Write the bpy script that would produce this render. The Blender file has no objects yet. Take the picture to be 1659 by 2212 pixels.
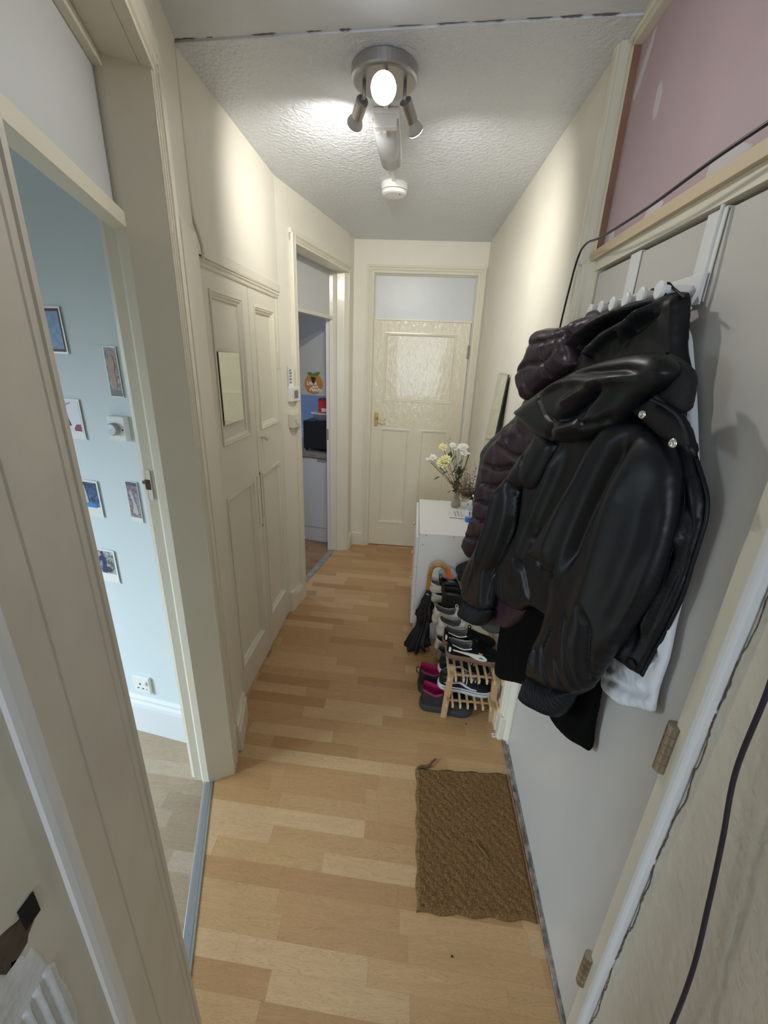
import bpy, bmesh, math, random
import numpy as np
from mathutils import Vector, Matrix
from mathutils.geometry import delaunay_2d_cdt
random.seed(7); rng = np.random.RandomState(11)
SC = bpy.context.scene
COL = SC.collection

# ------------------------------------------------------------------ camera
cam_d = bpy.data.cameras.new('camera'); cam = bpy.data.objects.new('camera', cam_d); COL.objects.link(cam)
RW = ((0.996158, 0.063431, -0.060379), (0.078566, -0.342761, 0.936132), (0.038684, -0.937279, -0.346427))
m = Matrix(((RW[0][0], -RW[0][1], -RW[0][2], 0), (RW[1][0], -RW[1][1], -RW[1][2], 0), (RW[2][0], -RW[2][1], -RW[2][2], 1.68), (0, 0, 0, 1)))
cam.matrix_world = m
cam_d.sensor_fit = 'HORIZONTAL'; cam_d.sensor_width = 36; cam_d.lens = 900 / 1659 * 36; cam_d.clip_start = .02
SC.camera = cam

# ------------------------------------------------------------------ light and exposure
SC.view_settings.view_transform = 'Standard'; SC.view_settings.look = 'None'
SC.view_settings.exposure = 0.22; SC.view_settings.gamma = 1; SC.view_settings.use_curve_mapping = False
w = bpy.data.worlds.new('sky'); SC.world = w; w.use_nodes = True
w.node_tree.nodes['Background'].inputs[0].default_value = (.62, .78, 1, 1); w.node_tree.nodes['Background'].inputs[1].default_value = .35

def area(name, loc, target, sx, sy, power, col):
    l = bpy.data.lights.new(name, 'AREA'); l.shape = 'RECTANGLE'; l.size = sx; l.size_y = sy; l.energy = power; l.color = col
    o = bpy.data.objects.new(name, l); COL.objects.link(o); o.location = loc
    o.rotation_euler = (Vector(target) - Vector(loc)).to_track_quat('-Z', 'Y').to_euler(); return o
area('daylight_bedroom_window', (-3.3, .0, 1.35), (-1.3, .9, -.9), 1.3, 1.4, 44, (.72, .88, 1)).data.spread = 1.9
area('daylight_camera_room_window', (-.03, -2.95, 1.52), (0, 0, 1.45), 1.25, 1.3, 33, (.76, .88, 1))
area('daylight_kitchen_window', (-3.0, 4.3, 1.5), (-1.0, 4.0, 1.1), 1.0, 1.0, 15, (.74, .84, 1))
def spot(name, loc, dir_, power, ang, col, rad=.024, blend=1.0):
    l = bpy.data.lights.new(name, 'SPOT'); l.energy = power; l.spot_size = math.radians(ang); l.spot_blend = blend; l.color = col; l.shadow_soft_size = rad
    o = bpy.data.objects.new(name, l); COL.objects.link(o); o.location = loc
    o.rotation_euler = Vector(dir_).to_track_quat('-Z', 'Y').to_euler(); return o
WARM = (1, .965, .89)

# ------------------------------------------------------------------ helpers
def tag(o, label=None, cat=None, group=None, kind=None):
    if label: o['label'] = label
    if cat: o['category'] = cat
    if group: o['group'] = group
    if kind: o['kind'] = kind
    return o
def thing(name, label, cat, loc=(0, 0, 0), rotz=0, group=None, rot=None):
    o = bpy.data.objects.new(name, None); COL.objects.link(o); o.location = loc
    o.rotation_euler = rot if rot else (0, 0, rotz); o.empty_display_size = .05
    return tag(o, label, cat, group)
class MB:
    def __init__(s): s.v = []; s.f = []
    def add(s, vs, fs):
        b = len(s.v); s.v += [tuple(map(float, p)) for p in vs]; s.f += [tuple(b + i for i in f) for f in fs]; return s
    def box(s, x0, x1, y0, y1, z0, z1):
        return s.add([(x0, y0, z0), (x1, y0, z0), (x1, y1, z0), (x0, y1, z0), (x0, y0, z1), (x1, y0, z1), (x1, y1, z1), (x0, y1, z1)],
              [(0, 3, 2, 1), (4, 5, 6, 7), (0, 1, 5, 4), (1, 2, 6, 5), (2, 3, 7, 6), (3, 0, 4, 7)])
    def hexa(s, p): # 8 points like box
        return s.add(p, [(0, 3, 2, 1), (4, 5, 6, 7), (0, 1, 5, 4), (1, 2, 6, 5), (2, 3, 7, 6), (3, 0, 4, 7)])
    def prism(s, poly, z0, z1):
        a = sum(poly[i][0] * poly[(i + 1) % len(poly)][1] - poly[(i + 1) % len(poly)][0] * poly[i][1] for i in range(len(poly)))
        if a < 0: poly = poly[::-1]
        n = len(poly)
        return s.add([(x, y, z0) for x, y in poly] + [(x, y, z1) for x, y in poly],
              [tuple(range(n))[::-1], tuple(range(n, 2 * n))] + [(i, (i + 1) % n, n + (i + 1) % n, n + i) for i in range(n)])
    def lathe(s, prof, c=(0, 0, 0), seg=24, axis=None):
        M = Vector((0, 0, 1)).rotation_difference(Vector(axis)).to_matrix() if axis is not None else Matrix.Identity(3)
        vs = []
        for r, z in prof:
            for k in range(seg):
                a = 2 * math.pi * k / seg; p = M @ Vector((max(r, 1e-5) * math.cos(a), max(r, 1e-5) * math.sin(a), z)); vs.append(p + Vector(c))
        fs = [(i * seg + k, i * seg + (k + 1) % seg, (i + 1) * seg + (k + 1) % seg, (i + 1) * seg + k) for i in range(len(prof) - 1) for k in range(seg)]
        fs += [tuple(range(seg))[::-1], tuple((len(prof) - 1) * seg + k for k in range(seg))]
        return s.add(vs, fs)
    def tube(s, pts, r, seg=8, cap=True, flat=1):
        pts = [Vector(p) for p in pts]; n = len(pts); vs = []; up = None
        for i, p in enumerate(pts):
            d = (pts[min(i + 1, n - 1)] - pts[max(i - 1, 0)])
            if d.length < 1e-9: d = Vector((0, 0, 1))
            d.normalize()
            if up is None: up = d.orthogonal().normalized()
            up = (up - d * up.dot(d)); up = up.normalized() if up.length > 1e-6 else d.orthogonal().normalized()
            sd = d.cross(up); rr = r[i] if hasattr(r, '__len__') else r
            for k in range(seg):
                a = 2 * math.pi * k / seg; vs.append(p + up * (rr * math.cos(a)) + sd * (rr * flat * math.sin(a)))
        fs = [(i * seg + k, i * seg + (k + 1) % seg, (i + 1) * seg + (k + 1) % seg, (i + 1) * seg + k) for i in range(n - 1) for k in range(seg)]
        if cap: fs += [tuple(range(seg))[::-1], tuple((n - 1) * seg + k for k in range(seg))]
        return s.add(vs, fs)
    def loft(s, secs, closed=True, caps=True):
        k = len(secs[0]); b = [p for q in secs for p in q]; fs = []
        for i in range(len(secs) - 1):
            for j in range(k if closed else k - 1):
                j2 = (j + 1) % k; fs.append((i * k + j, i * k + j2, (i + 1) * k + j2, (i + 1) * k + j))
        if caps: fs += [tuple(range(k))[::-1], tuple((len(secs) - 1) * k + j for j in range(k))]
        return s.add(b, fs)
    def build(s, name, mat, parent=None, smooth=False, bevel=0, seg=2, local=False, kind=None, sub=0):
        me = bpy.data.meshes.new(name); vs = s.v
        if parent is not None and not local:
            q = parent; o3 = Vector((0, 0, 0)); M = q.matrix_basis.copy()
            while q.parent: q = q.parent; M = q.matrix_basis @ M
            Mi = M.inverted(); vs = [tuple(Mi @ Vector(p)) for p in vs]
        me.from_pydata(vs, [], s.f); me.update()
        bm = bmesh.new(); bm.from_mesh(me); bmesh.ops.recalc_face_normals(bm, faces=bm.faces); bm.to_mesh(me); bm.free()
        if smooth: me.polygons.foreach_set('use_smooth', [True] * len(me.polygons))
        me.materials.append(mat); o = bpy.data.objects.new(name, me); COL.objects.link(o)
        if parent is not None: o.parent = parent
        if bevel:
            b = o.modifiers.new('bevel', 'BEVEL'); b.width = bevel; b.segments = seg; b.limit_method = 'ANGLE'; b.angle_limit = .6
        if sub:
            b = o.modifiers.new('sub', 'SUBSURF'); b.levels = sub; b.render_levels = sub
        if kind: o['kind'] = kind
        return o
class F:
    """frame on a vertical surface: s along p0->p1, d out towards the viewer side, z up"""
    def __init__(s, p0, p1, toward):
        s.p = Vector((p0[0], p0[1], 0)); t = Vector((p1[0] - p0[0], p1[1] - p0[1], 0)); s.L = t.length; s.t = t.normalized()
        n = Vector((-s.t.y, s.t.x, 0)); s.n = n if n.dot(Vector((toward[0] - p0[0], toward[1] - p0[1], 0))) > 0 else -n
    def P(s, a, d, z): q = s.p + s.t * a + s.n * d; return (q.x, q.y, z)
    def box(s, mb, a0, a1, d0, d1, z0, z1):
        return mb.hexa([s.P(a0, d0, z0), s.P(a1, d0, z0), s.P(a1, d1, z0), s.P(a0, d1, z0), s.P(a0, d0, z1), s.P(a1, d0, z1), s.P(a1, d1, z1), s.P(a0, d1, z1)])
    def ring(s, mb, a0, a1, z0, z1, prof):
        """nested rectangles: prof = [(inset, depth)...]; mitred moulding, open in the middle"""
        rows = [[s.P(a0 + i, d, z0 + i), s.P(a1 - i, d, z0 + i), s.P(a1 - i, d, z1 - i), s.P(a0 + i, d, z1 - i)] for i, d in prof]
        return mb.loft(rows, closed=True, caps=False)
    def profile_v(s, mb, a, prof, z0, z1):
        """vertical moulding; prof=[(s,d)...] closed polygon offsets"""
        return mb.prism([s.P(a + u, d, 0)[:2] for u, d in prof], z0, z1)
    def profile_h(s, mb, a0, a1, prof):
        """horizontal moulding, prof=[(d,z)...] closed polygon"""
        return mb.loft([[s.P(a0, d, z) for d, z in prof], [s.P(a1, d, z) for d, z in prof]])

# ------------------------------------------------------------------ materials
def nodes(name):
    m = bpy.data.materials.new(name); m.use_nodes = True; nt = m.node_tree; b = nt.nodes['Principled BSDF']; return m, nt, b
def L(nt, a, b): nt.links.new(a, b)
def mat(name, col, rough=.5, metal=0, bump=0, bscale=200, var=0, vscale=6, spec=.5, col2=None, coat=0, sheen=0, emit=None, estr=0, trans=0, ior=1.45, bdist=.002, detail=3, stretch=None):
    m, nt, b = nodes(name); b.inputs['Base Color'].default_value = (*col, 1); b.inputs['Roughness'].default_value = rough; b.inputs['Metallic'].default_value = metal
    b.inputs['Specular IOR Level'].default_value = spec; b.inputs['Coat Weight'].default_value = coat; b.inputs['Sheen Weight'].default_value = sheen
    b.inputs['Transmission Weight'].default_value = trans; b.inputs['IOR'].default_value = ior
    if emit: b.inputs['Emission Color'].default_value = (*emit, 1); b.inputs['Emission Strength'].default_value = estr
    tc = nt.nodes.new('ShaderNodeTexCoord'); vec = tc.outputs['Object']
    if stretch:
        mp = nt.nodes.new('ShaderNodeMapping'); mp.inputs['Scale'].default_value = stretch; L(nt, vec, mp.inputs[0]); vec = mp.outputs[0]
    if var or col2:
        n = nt.nodes.new('ShaderNodeTexNoise'); n.inputs['Scale'].default_value = vscale; n.inputs['Detail'].default_value = 4; L(nt, vec, n.inputs['Vector'])
        r = nt.nodes.new('ShaderNodeValToRGB'); r.color_ramp.elements[0].position = .35; r.color_ramp.elements[1].position = .65
        c2 = col2 if col2 else tuple(c * (1 - var) for c in col)
        r.color_ramp.elements[0].color = (*c2, 1); r.color_ramp.elements[1].color = (*col, 1)
        L(nt, n.outputs['Fac'], r.inputs[0]); L(nt, r.outputs[0], b.inputs['Base Color'])
    if bump:
        n = nt.nodes.new('ShaderNodeTexNoise'); n.inputs['Scale'].default_value = bscale; n.inputs['Detail'].default_value = detail; L(nt, vec, n.inputs['Vector'])
        bp = nt.nodes.new('ShaderNodeBump'); bp.inputs['Strength'].default_value = bump; bp.inputs['Distance'].default_value = bdist
        L(nt, n.outputs['Fac'], bp.inputs['Height']); L(nt, bp.outputs[0], b.inputs['Normal'])
    return m
CREAM = (.80, .765, .67); CREAMW = (.80, .77, .69)
M = {}
M['wall'] = mat('cream_plaster', (.84, .805, .70), .5, bump=.4, bscale=60, bdist=.004, var=.03)
M['ceil'] = mat('textured_ceiling', (.76, .785, .84), .42, bump=.9, bscale=62, bdist=.008, detail=4)
M['ceil2'] = mat('smooth_ceiling', (.74, .76, .80), .5, bump=.5, bscale=30, bdist=.004, var=.05)
M['gloss'] = mat('cream_gloss_paint', (.81, .77, .64), .22, bump=.25, bscale=22, bdist=.003, var=.03, vscale=3)
M['gloss2'] = mat('cream_satin_paint', (.81, .77, .65), .35, bump=.22, bscale=30, bdist=.002, var=.03, vscale=3)
M['oldpaint'] = mat('worn_cream_paint', (.71, .69, .61), .42, bump=.5, bscale=16, bdist=.004, var=.10, vscale=7)
M['rough_plaster'] = mat('rough_painted_plaster', (.74, .70, .60), .5, bump=.6, bscale=45, bdist=.006, var=.08, vscale=4)
M['bluewall'] = mat('pale_blue_wall', (.68, .76, .80), .6, bump=.2, bscale=70)
M['bluetrim'] = mat('pale_blue_trim', (.74, .77, .80), .4)
M['white'] = mat('white_paint', (.82, .83, .84), .4, bump=.06, bscale=200)
M['melamine'] = mat('white_melamine', (.86, .86, .86), .35, bump=.08, bscale=300, bdist=.0005)
M['doorwhite'] = mat('white_flush_door', (.62, .60, .57), .36, bump=.05, bscale=120)
M['plastic'] = mat('white_plastic', (.83, .83, .81), .3)
M['oldplastic'] = mat('yellowed_plastic', (.70, .67, .56), .35)
M['frost'] = mat('painted_glass', (.66, .68, .70), .34, bump=.5, bscale=14, bdist=.003, var=.04, vscale=4)
M['pine'] = mat('raw_pine', (.72, .60, .42), .55, bump=.2, bscale=60, col2=(.64, .50, .32), vscale=12, stretch=(1, .12, 1))
M['pine_edge'] = mat('pine_edge', (.36, .20, .13), .6, var=.3)
M['beech'] = mat('rack_wood', (.66, .44, .24), .5, col2=(.52, .32, .15), vscale=16, stretch=(1, 1, .15), bump=.15)
M['slat'] = mat('slat_wood', (.74, .55, .33), .5, col2=(.66, .46, .26), vscale=14, stretch=(1, .2, 1))
M['metal'] = mat('brushed_steel', (.46, .45, .46), .4, metal=1, bump=.05, bscale=300)
M['alu'] = mat('aluminium_strip', (.42, .43, .43), .38, metal=.8)
M['brass'] = mat('old_brass', (.55, .42, .20), .3, metal=1)
M['hinge'] = mat('tarnished_hinge', (.45, .40, .33), .38, metal=.9, bump=.3, bscale=90, var=.3, vscale=20)
M['dark'] = mat('black_gap', (.01, .01, .01), .9)
M['brownhole'] = mat('bare_old_wood', (.16, .12, .09), .9, bump=.6, bscale=60, var=.5, vscale=30)
M['mirror'] = mat('mirror_glass', (.72, .76, .70), .03, metal=1)
M['mirror_edge'] = mat('mirror_edge', (.05, .055, .05), .4)
M['black'] = mat('black_plastic', (.012, .012, .013), .35)
M['bulb'] = mat('lit_bulb', (1, 1, 1), .4, emit=(.95, .97, 1), estr=40)
M['bulb_dim'] = mat('lit_bulb_side', (1, 1, 1), .4, emit=(1, .97, .9), estr=12)
M['bulbglass'] = mat('grey_bulb_glass', (.5, .49, .47), .25)
M['cable'] = mat('black_cable', (.02, .018, .035), .4)
M['wool'] = mat('black_wool', (.0035, .0035, .0035), .95, spec=.1)
M['leather'] = mat('black_faux_leather', (.0042, .0058, .0085), .40, spec=.38, bump=.10, bscale=500, bdist=.0006)
M['leather2'] = mat('black_elastic_cuff', (.004, .005, .007), .55, spec=.3, bump=.1, bscale=300)
M['nylon'] = mat('black_nylon', (.007, .007, .0078), .50, spec=.35, bump=.25, bscale=60, bdist=.003)
M['purple'] = mat('dark_plum_nylon', (.030, .014, .023), .42, bump=.5, bscale=42, bdist=.004)
M['grey_nylon'] = mat('slate_grey_nylon', (.045, .05, .053), .5, bump=.4, bscale=40, bdist=.004)
M['whitecloth'] = mat('white_cotton', (.76, .80, .85), .85, bump=.25, bscale=220, bdist=.002)
M['rim'] = mat('steel_snap', (.75, .74, .7), .25, metal=1)
M['wornwhite'] = mat('flaking_white_primer', (.78, .82, .86), .7, bump=.9, bscale=45, bdist=.005, var=.15, vscale=30)
M['thread'] = mat('zip_teeth', (.02, .02, .022), .35)
def wood_floor(name, tones, dark=1):
    m, nt, b = nodes(name); b.inputs['Roughness'].default_value = .42; b.inputs['Coat Weight'].default_value = 0
    N = nt.nodes.new
    tc = N('ShaderNodeTexCoord'); sp = N('ShaderNodeSeparateXYZ'); L(nt, tc.outputs['Object'], sp.inputs[0])
    def math_(op, a, bb=None):
        n = N('ShaderNodeMath'); n.operation = op
        for i, q in enumerate((a, bb)):
            if q is None: continue
            if isinstance(q, (int, float)): n.inputs[i].default_value = q
            else: L(nt, q, n.inputs[i])
        return n.outputs[0]
    # strips run across the hall (x), slightly turned
    xr = math_('ADD', math_('MULTIPLY', sp.outputs['X'], .998), math_('MULTIPLY', sp.outputs['Y'], .03))
    yr = math_('SUBTRACT', math_('MULTIPLY', sp.outputs['Y'], .998), math_('MULTIPLY', sp.outputs['X'], -.035))
    row = math_('FLOOR', math_('DIVIDE', yr, .064))
    wn = N('ShaderNodeTexWhiteNoise'); wn.noise_dimensions = '1D'; L(nt, row, wn.inputs['W'])
    xs = math_('ADD', math_('DIVIDE', xr, .40), math_('MULTIPLY', wn.outputs['Value'], 7.3))
    cell = math_('FLOOR', xs)
    cb = N('ShaderNodeCombineXYZ'); L(nt, cell, cb.inputs[0]); L(nt, row, cb.inputs[1])
    w2 = N('ShaderNodeTexWhiteNoise'); w2.noise_dimensions = '2D'; L(nt, cb.outputs[0], w2.inputs['Vector'])
    ramp = N('ShaderNodeValToRGB'); cr = ramp.color_ramp; cr.interpolation = 'CONSTANT'
    while len(cr.elements) < len(tones): cr.elements.new(.5)
    for i, t in enumerate(tones): cr.elements[i].position = i / len(tones); cr.elements[i].color = (*[c * dark for c in t], 1)
    L(nt, w2.outputs['Value'], ramp.inputs[0])
    # grain
    off = N('ShaderNodeVectorMath'); off.operation = 'SCALE'; L(nt, w2.outputs['Color'], off.inputs[0]); off.inputs['Scale'].default_value = 9
    ad = N('ShaderNodeVectorMath'); L(nt, tc.outputs['Object'], ad.inputs[0]); L(nt, off.outputs[0], ad.inputs[1])
    mp = N('ShaderNodeMapping'); mp.inputs['Scale'].default_value = (3.0, 26, 1); L(nt, ad.outputs[0], mp.inputs[0])
    nz = N('ShaderNodeTexNoise'); nz.inputs['Scale'].default_value = 1.6; nz.inputs['Detail'].default_value = 5; nz.inputs['Distortion'].default_value = 1.6; L(nt, mp.outputs[0], nz.inputs['Vector'])
    wv = math_('SINE', math_('MULTIPLY', nz.outputs['Fac'], 42))
    g = math_('MULTIPLY', math_('POWER', math_('ABSOLUTE', wv), 6), .17)
    g2 = math_('MULTIPLY', math_('SUBTRACT', nz.outputs['Fac'], .5), .22)
    gg = math_('SUBTRACT', math_('SUBTRACT', 1.0, g), g2)
    # joints
    fy = math_('FRACT', math_('DIVIDE', yr, .064)); fx = math_('FRACT', xs)
    j = math_('MULTIPLY', math_('LESS_THAN', fy, .02), .10); j2 = math_('MULTIPLY', math_('LESS_THAN', fx, .005), .12)
    gg = math_('SUBTRACT', math_('SUBTRACT', gg, j), j2)
    mx = N('ShaderNodeVectorMath'); mx.operation = 'SCALE'; L(nt, ramp.outputs[0], mx.inputs[0]); L(nt, gg, mx.inputs['Scale'])
    L(nt, mx.outputs[0], b.inputs['Base Color'])
    return m
TONES = [(.56, .34, .16), (.52, .30, .135), (.63, .41, .215), (.55, .33, .155), (.58, .36, .175), (.48, .27, .12), (.56, .34, .16), (.65, .43, .23)]
M['floor'] = wood_floor('maple_strip_laminate', TONES)
M['floor_grey'] = wood_floor('grey_brown_laminate', [(.42, .32, .22), (.36, .27, .18), (.47, .37, .27), (.40, .30, .2)])
M['floor_red'] = wood_floor('kitchen_laminate', [(.33, .19, .10), (.28, .15, .08), (.37, .22, .12)])
def coir():
    m, nt, b = nodes('coir'); b.inputs['Roughness'].default_value = .95; b.inputs['Specular IOR Level'].default_value = .1
    N = nt.nodes.new; tc = N('ShaderNodeTexCoord')
    n = N('ShaderNodeTexNoise'); n.inputs['Scale'].default_value = 260; n.inputs['Detail'].default_value = 5; L(nt, tc.outputs['Object'], n.inputs['Vector'])
    v = N('ShaderNodeTexVoronoi'); v.inputs['Scale'].default_value = 75; L(nt, tc.outputs['Object'], v.inputs['Vector'])
    r = N('ShaderNodeValToRGB'); r.color_ramp.elements[0].color = (.13, .068, .026, 1); r.color_ramp.elements[1].color = (.34, .20, .085, 1)
    r.color_ramp.elements[0].position = .3; r.color_ramp.elements[1].position = .72
    L(nt, n.outputs['Fac'], r.inputs[0]); L(nt, r.outputs[0], b.inputs['Base Color'])
    bp = N('ShaderNodeBump'); bp.inputs['Strength'].default_value = 1; bp.inputs['Distance'].default_value = .006
    mx = N('ShaderNodeMath'); mx.operation = 'SUBTRACT'; L(nt, n.outputs['Fac'], mx.inputs[0]); L(nt, v.outputs['Distance'], mx.inputs[1])
    L(nt, mx.outputs[0], bp.inputs['Height']); L(nt, bp.outputs[0], b.inputs['Normal']); return m
M['coir'] = coir()
# ================================================================== STRUCTURE
def struct(name, mb, m, **k): return mb.build(name, m, kind='structure', **k)
ZC = 2.514; ZF = 2.51
# plan points of the hall
P1 = (-.838, 1.194); P2 = (-.755, 1.176); P3 = (-.670, 1.225); P4 = (-.703, 1.332); P5 = (-.757, 1.535)
Q3 = (-.413, .475)      # near reveal corner of the bedroom doorway
aD = Vector((P3[0] - Q3[0], P3[1] - Q3[1])).normalized()
nA = Vector((aD.y, -aD.x))
if nA.x < 0: nA = -nA
def onA(s, d): q = Vector(Q3) + aD * s + nA * d; return (q.x, q.y)
LA = (Vector(P3) - Vector(Q3)).length
fa = F(Q3, P3, (0, 1))
# floors
struct('floor', MB().prism([(-.78, 1.6), (-.80, 1.45), (-.7565, 1.18), (-.5555, .62), (-.50, .30), (-1.9, .12), (-1.9, -3), (1.9, -3), (1.9, .45), (.56, .5), (.56, 3.75), (-.60, 3.75), (-.667, 3.46), (-.785, 2.85), (-.90, 2.45)], -.05, 0), M['floor'])
struct('floor_bedroom', MB().prism([(-.7565, 1.18), (-.80, 1.45), (-3.5, 1.9), (-3.5, -1.5), (-1.9, -1.5), (-1.9, .12), (-.50, .30), (-.5555, .62)], -.05, -.001), M['floor_grey'])
struct('floor_kitchen', MB().prism([(-.667, 3.46), (-.785, 2.85), (-.90, 2.45), (-3.2, 2.1), (-3.2, 5), (-.6, 5), (-.60, 3.75)], -.05, -.001), M['floor_red'])
# ceilings
struct('ceiling', MB().prism([(-.85, 1.551), (.60, 1.447), (.60, 3.8), (-.95, 3.8)], ZF, ZF + .1), M['ceil'])
struct('ceiling_near', MB().prism([(-.9, 1.545), (-1.0, .9), (-.5, -.2), (-1.9, -.2), (-1.9, -3), (1.9, -3), (1.9, 0), (.9, .1), (.62, 1.51)], ZC, ZC + .1), M['ceil2'])
# crack lip between the two ceilings
def lip():
    mb = MB(); pr = random.Random(3); secs = []
    for i in range(41):
        x = -.77 + 1.27 * i / 40; y = 1.541 - .088 * (i / 40) + pr.uniform(-.0015, .0015); r = .0035 + pr.uniform(-.001, .0015)
        secs.append([(x, y + dy * r * 1.4, ZF + dz * r) for dy, dz in ((-1, .6), (-.6, -.4), (0, -.7), (.7, -.5), (1.2, .3), (0, 3.2))])
    return mb.loft(secs)
def seam():
    mb = MB(); pr = random.Random(5)
    x = -.76
    while x < .47:
        l = pr.uniform(.02, .10); k = (x + .77) / 1.27; y = 1.541 - .088 * k
        if pr.random() < .8: w_ = pr.uniform(.0012, .0034); mb.tube([(x + l * q / 6, y - .0035 - .0693 * l * q / 6 + pr.uniform(-.0008, .0008), ZC + .0004) for q in range(7)], [.0005] + [w_ * pr.uniform(.6, 1.2) for _ in range(5)] + [.0005], 6)
        x += l + pr.uniform(.0, .05)
    return mb
struct('trim_2', seam(), mat('soot_line', (.16, .15, .15), .9), smooth=True)

# ---- left: pillar + wall A + cupboard wall
def pillar():
    mb = MB()
    poly = [P1, (-.8225, 1.190), (-.818, 1.180), (-.790, 1.184), (-.780, 1.176), P2, P3, (-.673, 1.236), (-.688, 1.29), (-.692, 1.30), P5, (-.80, 1.60), (-.95, 1.60), (-1.02, 1.42), (-.90, 1.36)]
    return mb.prism(poly, 0, ZC + .02)
struct('wall_left_pillar', pillar(), M['gloss2'])
# architrave far side of the bedroom doorway (fluted), and across the head
def fluted(fr, a0, w, z0, z1, d=.0, th=.020, flip=False):
    pr = [(0, -.01), (0, th * .55), (.06, th * .55), (.10, th * .9), (.16, th * .9), (.19, th * .5), (.24, th * .5), (.28, th * 1.0), (.36, th * 1.0), (.40, th * .6), (.46, th * .6), (.50, th * 1.2), (.60, th * 1.25), (.94, th * 1.3), (1, th * 1.0), (1, -.01)]
    pts = [((1 - u if flip else u) * w, dd + d) for u, dd in pr]
    return fr.profile_v(MB(), a0, pts, z0, z1)
ZH = 2.295
mb = fluted(fa, LA, .103, 0, ZH + .075, d=-.006, th=.014); struct('trim_3', mb, M['gloss'])
mb = MB(); fa.profile_h(mb, -.10, LA + .103, [(-.02, ZH), (.006, ZH), (.006, ZH + .012), (.011, ZH + .015), (.004, ZH + .028), (.012, ZH + .036), (.006, ZH + .046), (.016, ZH + .055), (.016, ZH + .078), (-.02, ZH + .078)]); struct('trim_4', mb, M['gloss'])
# lining: soffit and wall above doorway, near post
mb = MB(); fa.box(mb, -.02, LA + .02, -.26, -.021, ZH, ZC + .02); struct('wall_left_header', mb, M['gloss2'])
# board on the wall between doorway and cupboard, plinth block
fb = F(P4, P5, (0, 1.4)); mb = MB(); fb.box(mb, 0.0, fb.L - .006, -.01, .010, .13, 2.03); struct('trim_5', mb, M['gloss2'], bevel=.003)
mb = MB(); fb.box(mb, -.004, fb.L - .012, -.01, .028, 0, .12); fb.box(mb, -.004, fb.L - .012, -.01, .020, .12, .150); fb.box(mb, 0, fb.L - .012, -.01, .012, .15, .166); struct('baseboard_left', mb, M['gloss'], bevel=.004)
# bead (door stop) around the transom glass and door
mb = MB(); fa.box(mb, LA - .004, LA + .02, -.118, -.096, 0, ZH); fa.box(mb, -.01, LA + .01, -.118, -.096, ZH - .022, ZH); struct('trim_6', mb, M['gloss'], bevel=.003)
# transom bar and glass
mb = MB(); fa.box(mb, -.02, LA + .018, -.135, -.096, 1.962, 1.998); struct('trim_7', mb, M['gloss2'], bevel=.002)
mb = MB(); fa.box(mb, -.01, LA + .01, -.122, -.116, 1.99, ZH); struct('window_1', mb, M['frost'])
# thresholds
fth = F((-.7565, 1.18), (-.5555, .62), (0, 1))
mb = MB(); fth.box(mb, -.04, fth.L + .2, -.022, .016, -.01, .004); struct('trim_8', mb, M['alu'], bevel=.003)
mb = MB(); fth.box(mb, -.04, fth.L + .2, -.012, .006, -.01, .0052); struct('trim_9', mb, mat('grey_groove', (.30, .31, .32), .5, metal=.5))

# ---- near left frame: reveal, architrave, wall, our doorway's rounded corner and lining
C1 = onA(-.203, .0); C2 = onA(-.215, -.004); C3 = (-.352, .245)
near = [onA(0, -.25), onA(0, -.02), onA(.0, -.002), onA(-.004, .0015), onA(-.016, .0015), onA(-.019, -.0008), onA(-.034, -.0006), onA(-.037, -.002),
        onA(-.142, -.002), onA(-.1435, -.0035), onA(-.197, -.0035), onA(-.1975, -.010), (-.353, .27), (-.353, .02), (-.50, .02), (-1.9, -.10), (-1.9, .05), (-.64, .33)]
struct('wall_left_near', MB().prism(near, 0, ZC + .02), M['oldpaint'])
def corner_bead():
    o = onA(-.1965, -.0035); e = (-.3525, .262); ctr = onA(-.205, -.030)
    pts = [(o[0], o[1])]; a0_ = math.atan2(o[1] - ctr[1], o[0] - ctr[0]); 
    mid = [( .62 * o[0] + .38 * e[0] + .0030, .62 * o[1] + .38 * e[1] + .001), (.35 * o[0] + .65 * e[0] + .0035, .35 * o[1] + .65 * e[1] + .0005), (.12 * o[0] + .88 * e[0] + .0025, .12 * o[1] + .88 * e[1] - .0005)]
    return MB().prism([(o[0], o[1])] + mid + [e, (-.375, .262), (-.375, .30)], 0, ZC + .01)
struct('trim_41', corner_bead(), mat('daylight_white_edge', (.80, .84, .88), .3, bump=.4, bscale=40, bdist=.003))  # whiter, bluish colour paints in the daylight gleam along the rounded corner
# reeded architrave of our doorway on the lining face
mb = MB()
for k in range(5):
    y = .224 - k * .013; mb.prism([(-.356, y), (-.3515, y - .002), (-.3490, y - .006), (-.3515, y - .010), (-.356, y - .012)], 0, 1.06 - .004 * k)
o = struct('trim_10', mb, M['wornwhite'], smooth=True)
# chipped strike hole in the lining
def blob(center, ry, rz, x, th, seed, seg=22):
    pr = random.Random(seed); o = []
    for k in range(seg):
        a = 2 * math.pi * k / seg; r = 1 + pr.uniform(-.18, .18) * (22 / seg) ** 1.6; o.append((center[0] + ry * r * math.cos(a), center[1] + rz * r * math.sin(a)))
    return MB().loft([[(x, a, b) for a, b in o], [(x + th, center[0] + (a - center[0]) * .92, center[1] + (b - center[1]) * .92) for a, b in o]])
chip = blob((.203, 1.140), .026, .022, -.3535, .0012, 4).build('bare_wood_patch', M['brownhole']); chip['kind'] = 'structure'; chip.name = 'trim_11'
lk = MB(); lk.box(-.3525, -.3512, .216, .233, 1.135, 1.165); o = lk.build('trim_12', M['dark']); o['kind'] = 'structure'
fl = blob((.192, .98), .040, .155, -.3535, .0012, 9, 40); o = fl.build('trim_13', M['wornwhite']); o['kind'] = 'structure'

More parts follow.
